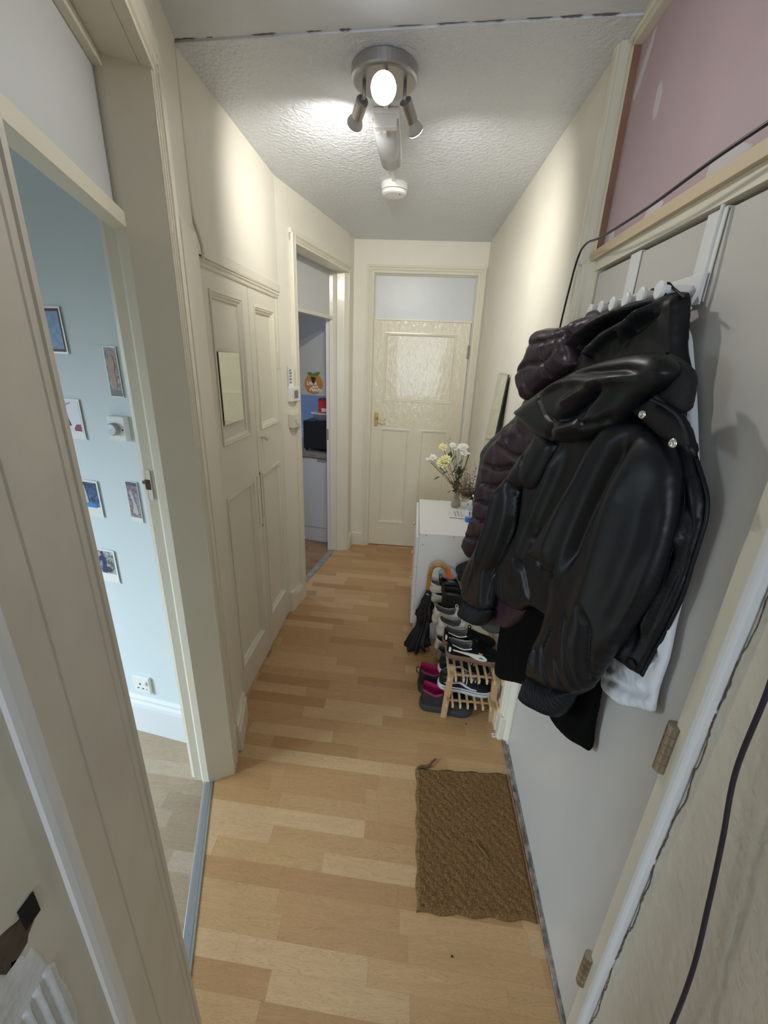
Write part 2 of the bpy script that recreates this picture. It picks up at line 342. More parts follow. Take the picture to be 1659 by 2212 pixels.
fl = blob((.176, 1.27), .022, .07, -.3535, .0012, 19, 30); o = fl.build('trim_42', M['wornwhite']); o['kind'] = 'structure'
# ---- cupboard (built-in) on the left wall x=-.784
XC = -.784
struct('wall_left', MB().prism([P5, (-.768, 1.545), (-.775, 2.46), (-.90, 2.46), (-.95, 1.60), (-.80, 1.60)], 1.985, ZF + .03), M['wall'])
struct('wall_left_recess', MB().prism([(-.93, 1.59), (-.83, 1.60), (-.83, 2.44), (-.93, 2.46)], 0, 1.985), M['gloss2'])
fc = F((XC, 1.560), (XC, 2.47), (0, 2)) # s from y=1.56
cup = thing('built_in_cupboard', 'cream built-in cupboard with two tall panelled doors left of the hall', 'cupboard', (XC, 2.0, 0))
mb = MB(); fc.box(mb, .0, .045, -.06, .004, 0, 1.97); fc.box(mb, .865, .91, -.06, .004, 0, 1.97); fc.box(mb, 0, .91, -.06, .004, 1.955, 1.99); mb.build('frame', M['gloss2'], cup, bevel=.002)
mb = MB(); fc.profile_h(mb, .02, .905, [(0, 1.958), (.006, 1.958), (.008, 1.965), (.004, 1.970), (.011, 1.976), (.008, 1.984), (.014, 1.990), (.014, 2.024), (0, 2.024)]); mb.build('cornice', M['gloss'], cup)
def cup_door(a0, a1, up, lo, z0=.008, z1=1.955, name='door'):
    mb = MB(); pan = [(up[0], up[1], up[2], up[3]), (lo[0], lo[1], lo[2], lo[3])]
    # stiles, rails
    l, r_ = up[0], up[1]
    fc.box(mb, a0, l, -.03, 0, z0, z1); fc.box(mb, r_, a1, -.03, 0, z0, z1)
    fc.box(mb, l, r_, -.03, 0, z0, lo[2]); fc.box(mb, l, r_, -.03, 0, lo[3], up[2]); fc.box(mb, l, r_, -.03, 0, up[3], z1)
    fc.box(mb, l, r_, -.026, -.014, z0 + .02, z1 - .02)
    d = mb.build(name, M['gloss2'], cup)
    for p in pan:
        q = MB(); fc.ring(q, p[0] - .006, p[1] + .006, p[2] - .006, p[3] + .006, [(0, 0), (0, .005), (.006, .006), (.010, .001), (.014, .003), (.020, -.004), (.026, -.006), (.030, -.0145)]); q.build('panel_moulding', M['gloss'], d)
    return d
ya = 1.560
d1 = cup_door(.045, .470, (1.66 - ya, 1.948 - ya, 1.315, 1.888), (1.645 - ya, 1.948 - ya, .190, 1.080))
d2 = cup_door(.475, .865, (2.100 - ya, 2.368 - ya, 1.317, 1.882), (2.075 - ya, 2.350 - ya, .215, 1.080))
kb = MB().lathe([(.006, 0), (.006, .014), (.014, .022), (.0165, .030), (.010, .037), (0, .038)], (XC, 2.096, 1.272), 16, (1, 0, 0)); tag(kb.build('knob', M['gloss'], d2, smooth=True), 'round painted knob')
mb = MB(); fc.box(mb, .840, .866, 0, .004, 1.60, 1.69); o = mb.build('hinge', M['gloss'], d2, bevel=.001)
# covered letter plate across the two doors
mb = MB(); fc.box(mb, 1.99 - ya, 2.028 - ya, 0, .004, .82, 1.09); q = mb.build('patch_plate', M['gloss'], d1, bevel=.002)
mb = MB(); fc.box(mb, 2.040 - ya, 2.062 - ya, 0, .0035, .85, 1.11); mb.build('patch_plate', M['gloss'], d2, bevel=.002)
mb = MB(); fc.box(mb, 2.030 - ya, 2.037 - ya, -.028, .0012, .80, 1.10); mb.build('door_gap', M['dark'], d1)
# small mirror on the cupboard door
fm = F((XC - .006, 1.686), (XC - .006, 1.885), (0, 1.7))
mt = thing('wall_mirror', 'small frameless mirror stuck on the left cupboard door', 'mirror', (XC, 1.785, 1.39))
mb = MB(); fm.box(mb, 0, fm.L, -.0035, .006, 1.392, 1.678); mb.build('backing', M['mirror_edge'], mt)
mb = MB(); fm.box(mb, .0008, fm.L - .0008, .0058, .0075, 1.3928, 1.6772); tag(mb.build('mirror_glass', M['mirror'], mt), 'silvered glass')

# ---- kitchen wall B
B0 = (-.784, 2.43); B1 = (-.553, 3.48)
fB = F(B0, B1, (0, 3)); sB = lambda y: (y - 2.43) / (1.05) * fB.L
sN = sB(2.655); sFr = sB(3.465)
mb = MB(); mb.prism([(-.790, 2.43), fB.P(0, 0, 0)[:2], fB.P(sN - .055, 0, 0)[:2], fB.P(sN - .055, -.12, 0)[:2], (-.92, 2.43)], 0, ZF + .03); struct('wall_left_far', mb, M['wall'])
mb = MB(); fB.box(mb, sN - .06, sFr + .0, -.12, 0, 2.28, ZF + .03); struct('wall_kitchen_header', mb, M['wall'])
far = [fB.P(sFr, 0, 0)[:2], (-.541, 3.617), (-.541, 3.75), (-.64, 3.75), (-.64, 3.56), (-.72, 3.50), (-.70, 3.455), (-.668, 3.452)]
struct('wall_left_end', MB().prism(far, 0, ZF + .03), M['wall'])
# kitchen door frame: near post, head, far lining
mb = fluted(fB, sN - .062, .060, 0, 2.30, d=0, th=.016, flip=True); struct('trim_14', mb, M['gloss'])
mb = MB(); fB.profile_h(mb, sN - .062, sFr + .01, [(-.10, 2.262), (.006, 2.262), (.006, 2.272), (.012, 2.278), (.004, 2.288), (.016, 2.298), (.016, 2.322), (-.10, 2.322)]); struct('trim_15', mb, M['gloss'])
mb = MB(); mb.prism([fB.P(sFr + .006, .008, 0)[:2], fB.P(sFr - .004, .006, 0)[:2], fB.P(sFr - .004, -.008, 0)[:2], (-.585, 3.450), (-.640, 3.440), (-.648, 3.444), (-.672, 3.444), (-.700, 3.438), (-.702, 3.47), (-.6, 3.475)], 0, 2.27); struct('trim_16', mb, M['gloss'], bevel=.002)
mb = MB(); mb.prism([(-.702, 3.444), (-.728, 3.438), (-.733, 3.47), (-.702, 3.48)], 0, 1.955); struct('trim_17', mb, mat('pinkish_lining', (.74, .70, .70), .35, bump=.2, bscale=25, bdist=.003), bevel=.002)
fbar = F((-.802, 2.83), (-.672, 3.452), (0, 3))
mb = MB(); fbar.box(mb, -.25, fbar.L, -.04, 0, 1.94, 1.962); struct('trim_18', mb, M['gloss'])
mb = MB(); fbar.box(mb, -.25, fbar.L, -.030, -.022, 1.955, 2.28); struct('window_2', mb, M['frost'])
mb = MB(); mb.box(-.7245, -.712, 3.4375, 3.4415, 1.02, 1.11); tag(mb.build('strike_plate', M['brass']), 'brass strike plate on the kitchen door frame', 'strike plate')
mb = MB(); fth2 = F((-.800, 2.72), (-.672, 3.452), (0, 3)); fth2.box(mb, 0, fth2.L, -.035, .012, -.01, .005); struct('trim_19', mb, mat('zinc_threshold', (.50, .53, .52), .4, metal=.6, var=.3, vscale=20), bevel=.003)
# baseboards in that corner
def base(fr, a0, a1, h=.135, t=.018):
    return fr.profile_h(MB(), a0, a1, [(-.01, 0), (t, 0), (t, h * .72), (t * .7, h * .76), (t * .85, h * .84), (t * .35, h * .93), (t * .3, h), (-.01, h)])
struct('baseboard_left_far', base(fB, .045, sN - .058), M['gloss'])
mb = MB(); fB.box(mb, -.0, .05, -.01, .026, 0, .15); struct('trim_20', mb, M['gloss'], bevel=.003)
fe0 = F((-.553, 3.48), (-.541, 3.617), (0, 3.5)); struct('baseboard_left_end', base(fe0, .01, fe0.L), M['gloss'])
fe = F((-.541, 3.617), (.468, 3.617), (0, 0)); struct('baseboard_end', base(fe, .0, .105), M['gloss'])
# ---- end wall with door and transom
YE = 3.617; se = lambda x: x + .541
mb = MB(); fe.box(mb, -.06, se(-.40), -.12, 0, 0, ZF + .03); fe.box(mb, se(.41), 1.15, -.12, 0, 0, ZF + .03); fe.box(mb, se(-.40), se(.41), -.12, 0, 2.29, ZF + .03); struct('wall_end', mb, M['wall'])
mb = MB()
fe.ring(mb, se(-.436), se(.462), -.3, 2.345, [(0, 0), (0, .020), (.016, .022), (.020, .014), (.032, .018), (.040, .010), (.054, .012), (.060, -.004), (.066, -.012), (.066, -.06)])
struct('trim_21', mb, M['gloss'])
mb = MB(); fe.box(mb, se(-.375), se(.395), -.05, -.012, 1.964, 1.978); struct('trim_22', mb, M['gloss'])
mb = MB(); fe.box(mb, se(-.375), se(.395), -.035, -.027, 1.975, 2.30); struct('window_3', mb, M['frost'])
def panel_door(fr, a0, a1, z0, z1, dz, panels, name, m):
    mb = MB(); a = sorted({a0, a1, *[p[0] for p in panels], *[p[1] for p in panels]}); z = sorted({z0, z1, *[p[2] for p in panels], *[p[3] for p in panels]})
    for i in range(len(a) - 1):
        for j in range(len(z) - 1):
            ca, cz = (a[i] + a[i + 1]) / 2, (z[j] + z[j + 1]) / 2
            inside = any(p[0] < ca < p[1] and p[2] < cz < p[3] for p in panels)
            fr.box(mb, a[i], a[i + 1], dz - .035, dz - (.009 if inside else 0), z[j], z[j + 1])
    d = struct(name, mb, m)
    for p in panels:
        q = MB(); fr.ring(q, p[0] - .004, p[1] + .004, p[2] - .004, p[3] + .004, [(0, dz), (0, dz + .004), (.008, dz + .005), (.013, dz), (.018, dz + .001), (.024, dz - .0092)]); q.build('panel_moulding', M['gloss'], d)
    return d
M['doorgloss'] = mat('thick_gloss_paint', (.80, .74, .575), .16, bump=.8, bscale=34, bdist=.005, var=.03, coat=.3, stretch=(1, 1, .6))
ed = panel_door(fe, se(-.383), se(.390), .008, 1.962, -.012, [(se(-.283), se(.292), 1.343, 1.873), (se(-.290), se(-.045), .236, 1.108), (se(.053), se(.290), .24, 1.110)], 'door_1', M['doorgloss'])
mb = MB(); fe.box(mb, se(-.352), se(-.318), -.012, -.006, 1.125, 1.245); q = mb.build('handle_plate', M['brass'], ed, bevel=.002)
mb = MB(); mb.tube([(-.334, YE + .01, 1.198), (-.334, YE - .045, 1.198), (-.328, YE - .052, 1.198), (-.30, YE - .053, 1.190), (-.275, YE - .053, 1.180), (-.258, YE - .052, 1.186), (-.250, YE - .052, 1.194)], [.008, .007, .007, .006, .005, .005, .003], 8); tag(mb.build('handle', M['brass'], ed, smooth=True), 'brass lever handle')
mb = MB(); mb.tube([(.392, YE + .004, 1.70), (.392, YE + .004, 1.80)], .006, 8); fe.box(mb, se(.378), se(.392), -.012, -.009, 1.70, 1.80); mb.build('hinge', M['hinge'], ed)

# ---- right wall
struct('wall_right', MB().prism([(.500, 1.56), (.472, 3.617), (.472, 3.75), (.62, 3.75), (.62, 1.56)], 0, ZF + .03), M['wall'])
fR = F((.500, 1.56), (.472, 3.617), (0, 2))
struct('baseboard_right', base(fR, .02, fR.L, .15, .02), M['gloss'])
# front door wall: frame, leaf, pine battens, pink board
DA = (.528, 1.49); DB = (.511, .612)
fd = F(DB, DA, (0, 1)); Ld = fd.L     # s=0 hinge side (near), s=Ld latch side (far)
leaf = MB(); fd.box(leaf, .003, Ld - .006, -.042, 0, .012, 1.945); dr = struct('door_2', leaf, M['doorwhite'], bevel=.002)
def hinge(z0, z1):
    mb = MB(); x, y, _ = fd.P(-.004, .012, 0); n = 5; h = (z1 - z0) / n
    for k in range(n): mb.lathe([(.0112, .0004), (.0118, .0010), (.0118, h - .0010), (.0112, h - .0004)], (x, y, z0 + k * h), 18)
    fd.box(mb, -.03, .0, -.003, .003, z0 + .004, z1 - .004); mb.build('hinge', M['hinge'], dr, smooth=False)
hinge(.975, 1.085); hinge(.245, .36)
# frame: latch side architrave + jamb, hinge side jamb, head
mb = MB(); mb.prism([fd.P(Ld, -.05, 0)[:2], fd.P(Ld, .004, 0)[:2], fd.P(Ld + .016, .006, 0)[:2], (.508, 1.525), (.500, 1.528), (.500, 1.536), (.493, 1.540), (.493, 1.550), (.487, 1.556), (.485, 1.575), (.488, 1.592), (.50, 1.60), (.60, 1.60)], 0, 1.99)
mb.prism([fd.P(Ld + .045, -.05, 0)[:2], fd.P(Ld + .045, .010, 0)[:2], (.508, 1.540), (.493, 1.544), (.493, 1.552), (.487, 1.556), (.485, 1.575), (.488, 1.592), (.50, 1.60), (.60, 1.60)], 1.99, 2.51); struct('trim_23', mb, M['gloss'])
mb = MB(); mb.box(.482, .512, 1.522, 1.600, 0, .135); struct('trim_24', mb, M['gloss'], bevel=.006)
mb = MB(); fd.box(mb, -.045, -.002, -.09, .010, 0, 1.97); struct('trim_25', mb, M['gloss2'], bevel=.003)
mb = MB(); fd.box(mb, -.062, -.043, -.09, .022, 0, 2.53); struct('trim_26', mb, mat('daylight_tinted_edge', (.84, .87, .90), .5, bump=.4, bscale=40, bdist=.003), bevel=.006)  # strip facing the back room; its bluish daylight is put into the colour
mb = MB(); fd.box(mb, -.05, Ld + .015, -.09, .008, 1.955, 1.988); struct('trim_27', mb, M['gloss2'])
mb = MB(); fd.box(mb, 0, Ld, -.06, -.03, 1.94, 1.957); struct('trim_28', mb, M['dark'])
mb = MB(); fd.box(mb, -.05, Ld + .032, -.03, .020, 1.984, 2.010); struct('trim_29', mb, M['pine'], bevel=.001)
mb = MB(); fd.box(mb, Ld + .020, Ld + .045, -.05, .014, 2.010, 2.53); struct('trim_30', mb, M['gloss'], bevel=.001)
mb = MB(); fd.box(mb, Ld + .0175, Ld + .0202, -.05, .0125, 2.010, 2.49); struct('trim_31', mb, M['pine_edge'])
mb = MB(); fd.box(mb, -.05, Ld + .03, -.03, .014, 2.483, 2.51); struct('trim_32', mb, M['gloss'])
mb = MB(); fd.profile_h(mb, -.06, Ld + .11, [(-.05, 2.50), (.018, 2.50), (.022, 2.506), (.018, 2.512), (.030, 2.516), (.030, 2.53), (-.05, 2.53)]); struct('trim_33', mb, M['gloss'])
def pink():
    m, nt, b = nodes('pink_plasterboard'); N = nt.nodes.new; b.inputs['Roughness'].default_value = .75
    tc = N('ShaderNodeTexCoord'); n = N('ShaderNodeTexNoise'); n.inputs['Scale'].default_value = 3.0; L(nt, tc.outputs['Object'], n.inputs['Vector'])
    r = N('ShaderNodeValToRGB'); r.color_ramp.elements[0].color = (.49, .37, .415, 1); r.color_ramp.elements[1].color = (.56, .43, .48, 1); r.color_ramp.elements[0].position = .35; r.color_ramp.elements[1].position = .65
    L(nt, n.outputs['Fac'], r.inputs[0]); L(nt, r.outputs[0], b.inputs['Base Color']); return m
mb = MB(); fd.box(mb, -.05, Ld + .02, -.06, -.006, 2.0, 2.50); struct('wall_right_plasterboard', mb, pink())
fill = mat('filler', (.66, .62, .64), .8, bump=.4, bscale=60, bdist=.003)
def patch(pts, k):
    mb = MB(); mb.loft([[fd.P(a, -.0058, z) for a, z in pts], [fd.P(sum(p[0] for p in pts) / len(pts) + (a - sum(p[0] for p in pts) / len(pts)) * .94, -.0050, sum(p[1] for p in pts) / len(pts) + (z - sum(p[1] for p in pts) / len(pts)) * .94) for a, z in pts]]); struct('trim_%d' % k, mb, fill)
a0 = .60
patch([(Ld - .05, 2.47), (Ld - .065, 2.475), (Ld - .06, 2.44), (Ld - .03, 2.38), (Ld - .005, 2.355), (Ld + .01, 2.37), (Ld - .02, 2.43)], 34)
patch([(Ld - .165, 2.325), (Ld - .15, 2.315), (Ld - .15, 2.27), (Ld - .165, 2.245), (Ld - .18, 2.25), (Ld - .185, 2.29)], 35)
patch([(Ld - .22, 2.01), (Ld - .24, 2.04), (Ld - .30, 2.05), (Ld - .32, 2.035), (Ld - .31, 2.01)], 36)
patch([(Ld - .47, 2.01), (Ld - .48, 2.05), (Ld - .55, 2.055), (Ld - .60, 2.03), (Ld - .58, 2.01)], 37)
patch([(Ld - .01, 2.02), (Ld - .02, 2.05), (Ld - .05, 2.05), (Ld - .06, 2.015)], 38)
# head wall above, wall beside, near textured wall
mb = MB(); fd.box(mb, -.1, Ld + .10, -.12, -.05, 1.98, 2.60); struct('wall_right_header', mb, M['wall'])
struct('wall_right_near', MB().prism([(.505, .548), (.500, .30), (.498, .02), (1.9, -.1), (1.9, .10), (.66, .56)], 0, ZC + .03), M['rough_plaster'])
# crack line along the edge
def crack():
    mb = MB(); pr = random.Random(8); pts = []
    for i in range(150):
        z = .20 + i * .0087; pts.append((.5035 + .0005, .546 + pr.uniform(-.0014, .0014) - .003 * math.sin(i * .15) + .002 * math.sin(i * .47), z))
    return mb.tube(pts, [random.uniform(.0006, .0014) for _ in pts], 5)
struct('trim_39', crack(), mat('crack_brown', (.12, .09, .07), .9))
# dark threshold under the front door
def sill():
    mb = MB(); fs = F((.497, .45), (.504, 1.53), (0, 1)); fs.box(mb, 0, fs.L, -.06, .0, -.01, .010); fs.box(mb, 0, fs.L, -.035, -.012, .010, .016); return mb
struct('trim_40', sill(), mat('dirty_metal_sill', (.16, .14, .12), .45, metal=.6, bump=.6, bscale=60, col2=(.45, .42, .38), vscale=35), bevel=.003)

# ---- bedroom beyond the left doorway
W0 = Vector((-.962, 1.367)); W1 = Vector((-1.232, 1.411)); fw = F(W0, W1, (-1, 0))
mb = MB(); fw.box(mb, -.12, 2.6, -.08, 0, 0, ZC + .03); struct('wall_bedroom', mb, M['bluewall'])
mb = fw.profile_h(MB(), -.08, 2.6, [(-.01, 0), (.018, 0), (.018, .150), (.024, .155), (.020, .172), (.010, .178), (.012, .192), (.004, .205), (-.01, .205)]); struct('baseboard_bedroom', mb, M['bluetrim'])
mb = MB(); mb.box(-3.6, -3.5, -1.5, -.65, 0, 2.6).box(-3.6, -3.5, .65, 2.0, 0, 2.6).box(-3.6, -3.5, -.65, .65, 0, .65).box(-3.6, -3.5, -.65, .65, 2.1, 2.6).box(-3.5, -1.9, -1.6, -1.5, 0, 2.6).box(-2.0, -1.9, -1.5, -.1, 0, 2.6); struct('wall_bedroom_window', mb, M['bluewall'])
struct('ceiling_bedroom', MB().prism([(-.77, 1.19), (-.85, 1.6), (-3.6, 2.1), (-3.6, -1.6), (-1.9, -1.6), (-1.9, 0), (-.60, .36)], 2.56, 2.66), M['ceil2'])
# ---- room the photographer stands in
mb = MB(); mb.box(-1.9, -.68, -3.1, -3.0, 0, 2.6).box(.62, 1.9, -3.1, -3.0, 0, 2.6).box(-.68, .62, -3.1, -3, 0, .85).box(-.68, .62, -3.1, -3, 2.2, 2.6).box(1.9, 2.0, -3.1, .1, 0, 2.6).box(-2.0, -1.9, -3.1, -.1, 0, 2.6); struct('wall_back', mb, M['wall'])
# ================================================================== KITCHEN
K0 = Vector((-1.004, 3.634)); K1 = Vector((-.773, 3.596)); fk = F(K0, K1, (-1, 3))
mb = MB(); fk.box(mb, -1.4, .9, -.70, -.62, 0, 2.6); struct('wall_kitchen_back', mb, mat('blue_lit_tile', (.36, .52, .80), .35))
mb = MB(); mb.box(-3.3, -3.2, 2.0, 3.8, 0, 2.6).box(-3.3, -3.2, 4.8, 5.4, 0, 2.6).box(-3.3, -3.2, 3.8, 4.8, 0, 1.0).box(-3.3, -3.2, 3.8, 4.8, 2.0, 2.6).box(-3.3, -.95, 2.0, 2.1, 0, 2.6); struct('wall_kitchen_window', mb, M['white'])
struct('ceiling_kitchen', MB().prism([(-.70, 2.4), (-3.3, 2.0), (-3.3, 5.4), (-.5, 5.4), (-.55, 3.7), (-.75, 3.4)], 2.56, 2.66), M['ceil2'])
struct('wall_kitchen_right', MB().prism([(-.60, 3.62), (-.56, 3.75), (-.5, 5.4), (-.4, 5.4), (-.46, 3.75)], 0, 2.6), M['white'])
M['unit'] = mat('grey_white_unit', (.62, .63, .65), .4)
bu = thing('kitchen_base_unit', 'pale grey kitchen base unit seen through the kitchen doorway', 'kitchen unit', (K0.x + .1, K0.y + .2, 0))
mb = MB(); fk.box(mb, -.30, .25, -.56, -.02, .0, .82); mb.build('carcass', M['unit'], bu)
mb = MB(); fk.box(mb, -.05, .247, -.018, .0, .145, .815); q = mb.build('door', M['unit'], bu, bevel=.002)
mb = MB(); fk.box(mb, .16, .245, 0, .018, .795, .812); mb.build('handle', M['metal'], q, bevel=.003)
mb = MB(); fk.box(mb, -.30, .25, -.025, -.008, .0, .140); mb.build('plinth', M['unit'], bu)
mb = MB(); fk.box(mb, -.35, .255, -.61, .02, .822, .868); tag(mb.build('worktop', mat('grey_brown_worktop', (.30, .27, .24), .4, var=.3, vscale=50), bevel=.004), 'grey-brown worktop lying on the kitchen base unit', 'worktop')
mw = thing('microwave', 'black microwave standing on the kitchen worktop', 'microwave', (*fk.P(.12, -.2, 0)[:2], .869))
mb = MB(); fk.box(mb, .010, .25, -.36, -.045, .885, 1.135); mb.build('casing', M['black'], mw, bevel=.006)
mb = MB(); fk.box(mb, .014, .248, -.045, -.030, .892, 1.130); mb.build('door', mat('microwave_glass', (.006, .006, .007), .12), mw, bevel=.004)
for a, d in ((.03, -.06), (.23, -.06), (.03, -.33), (.23, -.33)): x, y, _ = fk.P(a, d, 0); MB().lathe([(.01, 0), (.012, .017)], (x, y, .868), 10).build('foot', M['black'], mw)
x, y, _ = fk.P(.155, -.15, 0)
bw = thing('plastic_tub', 'clear plastic food tub with lid on top of the microwave', 'food tub', (x, y, 1.136))
M['tub'] = mat('clear_tub', (.52, .55, .58), .2, trans=.55, ior=1.2)
MB().lathe([(.07, 0), (.075, .002), (.095, .05), (.10, .058), (.098, .058), (.092, .05), (.072, .005), (0, .004)], (x, y, 1.136), 28).build('tub', M['tub'], bw, smooth=True)
MB().lathe([(.105, .056), (.108, .060), (.108, .066), (.09, .070), (0, .071)], (x, y, 1.136), 28).build('lid', mat('tub_lid', (.55, .55, .55), .3), bw, smooth=True)
rb = thing('red_box', 'red cardboard box on top of the plastic tub', 'box', (*fk.P(.21, -.15, 0)[:2], 1.208))
mb = MB(); fk.box(mb, .135, .24, -.20, -.09, 1.208, 1.325); mb.build('box_body', mat('red_card', (.62, .04, .05), .4, var=.2, vscale=14), rb, bevel=.001)
mb = MB(); fk.box(mb, .165, .225, -.0899, -.0892, 1.215, 1.245)
for k in range(2): pass
tag(mb.build('printed_panel', mat('label_white', (.75, .72, .7), .5), rb), 'white printed panel')
cb = thing('wall_cabinet', 'pale grey wall cabinet hanging above the microwave', 'kitchen cabinet', (*fk.P(.15, -.2, 0)[:2], 1.36))
mb = MB(); fk.box(mb, .018, .25, -.34, -.018, 1.362, 2.15); mb.build('carcass', M['unit'], cb)
mb = MB(); fk.box(mb, .016, .25, -.017, .0, 1.358, 2.15); cd = mb.build('door', mat('warm_grey_door', (.52, .51, .49), .4), cb, bevel=.002)
mb = MB(); fk.box(mb, -.03, -.004, -.36, -.05, 1.362, 2.15); mb.build('side_filler', M['unit'], cb)
# peach shaped bottle opener sign on that cabinet door
pc = thing('peach_sign', 'orange peach-shaped hanging sign with green leaves and white lettering on the wall cabinet', 'sign', fk.P(.13, .002, 1.37))
def flat(poly, d0, d1): # poly in (s,z)
    return MB().loft([[fk.P(a, d0, z) for a, z in poly], [fk.P(a, d1, z) for a, z in poly]])
cx, cz = .137, 1.452
pts = []
for k in range(40):
    a = 2 * math.pi * k / 40; r = .078; sx = math.sin(a); cc = math.cos(a)
    rr = r * (1 - .10 * math.exp(-((a if a < math.pi else 2 * math.pi - a) / .25) ** 2)) * (1 + (.04 * math.exp(-((a - math.pi) / .25) ** 2)))
    pts.append((cx + rr * sx * 1.02, cz + rr * cc))
flat(pts, .001, .008).build('peach_board', mat('peach_orange', (.62, .25, .04), .45, var=.15, vscale=20), pc)
def leaf(x0, z0, x1, z1, w_):
    q = []; n = 8; dx, dz = x1 - x0, z1 - z0; l = math.hypot(dx, dz); ux, uz_ = -dz / l, dx / l
    for i in range(n + 1): t = i / n; b = w_ * math.sin(math.pi * t); q.append((x0 + dx * t + ux * b, z0 + dz * t + uz_ * b))
    for i in range(n - 1, 0, -1): t = i / n; b = -w_ * math.sin(math.pi * t); q.append((x0 + dx * t + ux * b, z0 + dz * t + uz_ * b))
    return q
GR = mat('leaf_green', (.10, .22, .05), .5)
for p in ((cx, cz + .070, cx - .055, cz + .090, .013), (cx, cz + .070, cx + .060, cz + .094, .014), (cx, cz + .068, cx + .004, cz + .088, .01)): flat(leaf(*p), .008, .011).build('leaf', GR, pc)
q = flat([(cx - .020, cz + .058), (cx + .022, cz + .055), (cx + .016, cz + .030), (cx + .008, cz + .008), (cx - .006, cz + .008), (cx - .014, cz + .03)], .008, .020); tag(q.build('bottle_opener', mat('iron', (.06, .055, .05), .4, metal=.7), pc, bevel=.003), 'dark metal bottle opener')
def text(s, size, loc, axis_x, axis_y, m, parent, name='lettering', extrude=.0005, shear=0, offset=0):
    cu = bpy.data.curves.new(name, 'FONT'); cu.body = s; cu.size = size; cu.extrude = extrude; cu.align_x = 'CENTER'; cu.align_y = 'CENTER'; cu.shear = shear; cu.offset = offset
    o = bpy.data.objects.new(name, cu); COL.objects.link(o); dg = bpy.context.evaluated_depsgraph_get(); dg.update()
    me = bpy.data.meshes.new_from_object(o.evaluated_get(dg)); bpy.data.objects.remove(o)
    X = Vector(axis_x).normalized(); Y = Vector(axis_y).normalized(); Zz = X.cross(Y)
    T = Matrix(((X.x, Y.x, Zz.x, loc[0]), (X.y, Y.y, Zz.y, loc[1]), (X.z, Y.z, Zz.z, loc[2]), (0, 0, 0, 1)))
    if parent: 
        Mw = parent.matrix_basis.copy(); q = parent
        while q.parent: q = q.parent; Mw = q.matrix_basis @ Mw
        T = Mw.inverted() @ T
    me.transform(T); me.materials.clear(); me.materials.append(m); n = bpy.data.objects.new(name, me); COL.objects.link(n)
    if parent: n.parent = parent
    return n
WH = mat('white_ink', (.85, .82, .78), .5)
kx = tuple(fk.t)
for s, dx, dz, sz in (('Life is', -.018, .004, .040), ('just', .012, -.022, .034), ('Peachy', .018, -.046, .040)):
    text(s, sz, fk.P(cx + dx, .0088, cz + dz), kx, (0, 0, 1), WH, pc, shear=.25, offset=.0012)

# ================================================================== THERMOSTAT etc. on the wall between cupboard and kitchen
th = thing('thermostat', 'white wall thermostat with grey display beside the kitchen doorway', 'thermostat', fB.P(sB(2.568), 0, 1.41))
a0, a1 = sB(2.515), sB(2.622)
mb = MB(); fB.box(mb, a0, a1, 0, .026, 1.412, 1.494); mb.build('housing', M['plastic'], th, bevel=.004)
mb = MB(); fB.box(mb, a0 + .035, a1 - .028, .026, .0275, 1.430, 1.476); tag(mb.build('display', mat('lcd', (.20, .22, .19), .3), th), 'grey screen')
nb = thing('paper_note', 'folded white paper note tucked above the thermostat', 'paper', fB.P(sB(2.55), .01, 1.49))
mb = MB(); mb.loft([[fB.P(a0 + .005, .004, 1.488), fB.P(a0 + .045, .012, 1.486), fB.P(a0 + .070, .006, 1.60), fB.P(a0 + .008, .004, 1.615)], [fB.P(a0 + .005, .006, 1.488), fB.P(a0 + .045, .014, 1.486), fB.P(a0 + .070, .008, 1.60), fB.P(a0 + .008, .006, 1.615)]]); mb.build('paper', M['plastic'], nb)
mb = MB()
for k in range(5): z = 1.59 - .017 * k; fB.box(mb, a0 + .014, a0 + .034 + .006 * (k % 2), .0095, .0115, z, z + .006)
mb.build('printed_lines', mat('ink', (.25, .25, .3), .6), nb)
fu = thing('fused_switch', 'old yellowed fused switch box below the thermostat', 'switch', fB.P(sB(2.56), 0, 1.255))
b0, b1 = sB(2.512), sB(2.612)
mb = MB(); fB.box(mb, b0, b1, 0, .035, 1.256, 1.342); mb.build('box_body', M['oldplastic'], fu, bevel=.005)
mb = MB(); fB.box(mb, b0 + .03, b0 + .055, .035, .041, 1.280, 1.318); mb.build('rocker', M['oldplastic'], fu, bevel=.003)
mb = MB(); mb.lathe([(.004, 0), (.003, .003)], fB.P(b0 + .014, .034, 1.30), 10, tuple(fB.n)); mb.build('screw', M['hinge'], fu)

# ================================================================== POSTCARDS on the bedroom wall
def art(name, c1, c2, c3, sc, seed, st=(1, 1, 1)):
    m, nt, b = nodes(name); N = nt.nodes.new; b.inputs['Roughness'].default_value = .45
    tc = N('ShaderNodeTexCoord'); mp = N('ShaderNodeMapping'); mp.inputs['Location'].default_value = (seed * 1.7, seed, seed * .6); mp.inputs['Scale'].default_value = st; L(nt, tc.outputs['Object'], mp.inputs[0])
    n = N('ShaderNodeTexNoise'); n.inputs['Scale'].default_value = sc; n.inputs['Detail'].default_value = 4; n.inputs['Distortion'].default_value = 1.2; L(nt, mp.outputs[0], n.inputs['Vector'])
    r = N('ShaderNodeValToRGB'); e = r.color_ramp.elements; e[0].color = (*c1, 1); e[0].position = .40; e[1].color = (*c3, 1); e[1].position = .62; q = e.new(.5); q.color = (*c2, 1)
    L(nt, n.outputs['Fac'], r.inputs[0]); L(nt, r.outputs[0], b.inputs['Base Color']); return m
def fws(x): return (W0.x - x) / (270 / 273.6) if False else (Vector((x, 0)).x - W0.x) / fw.t.x
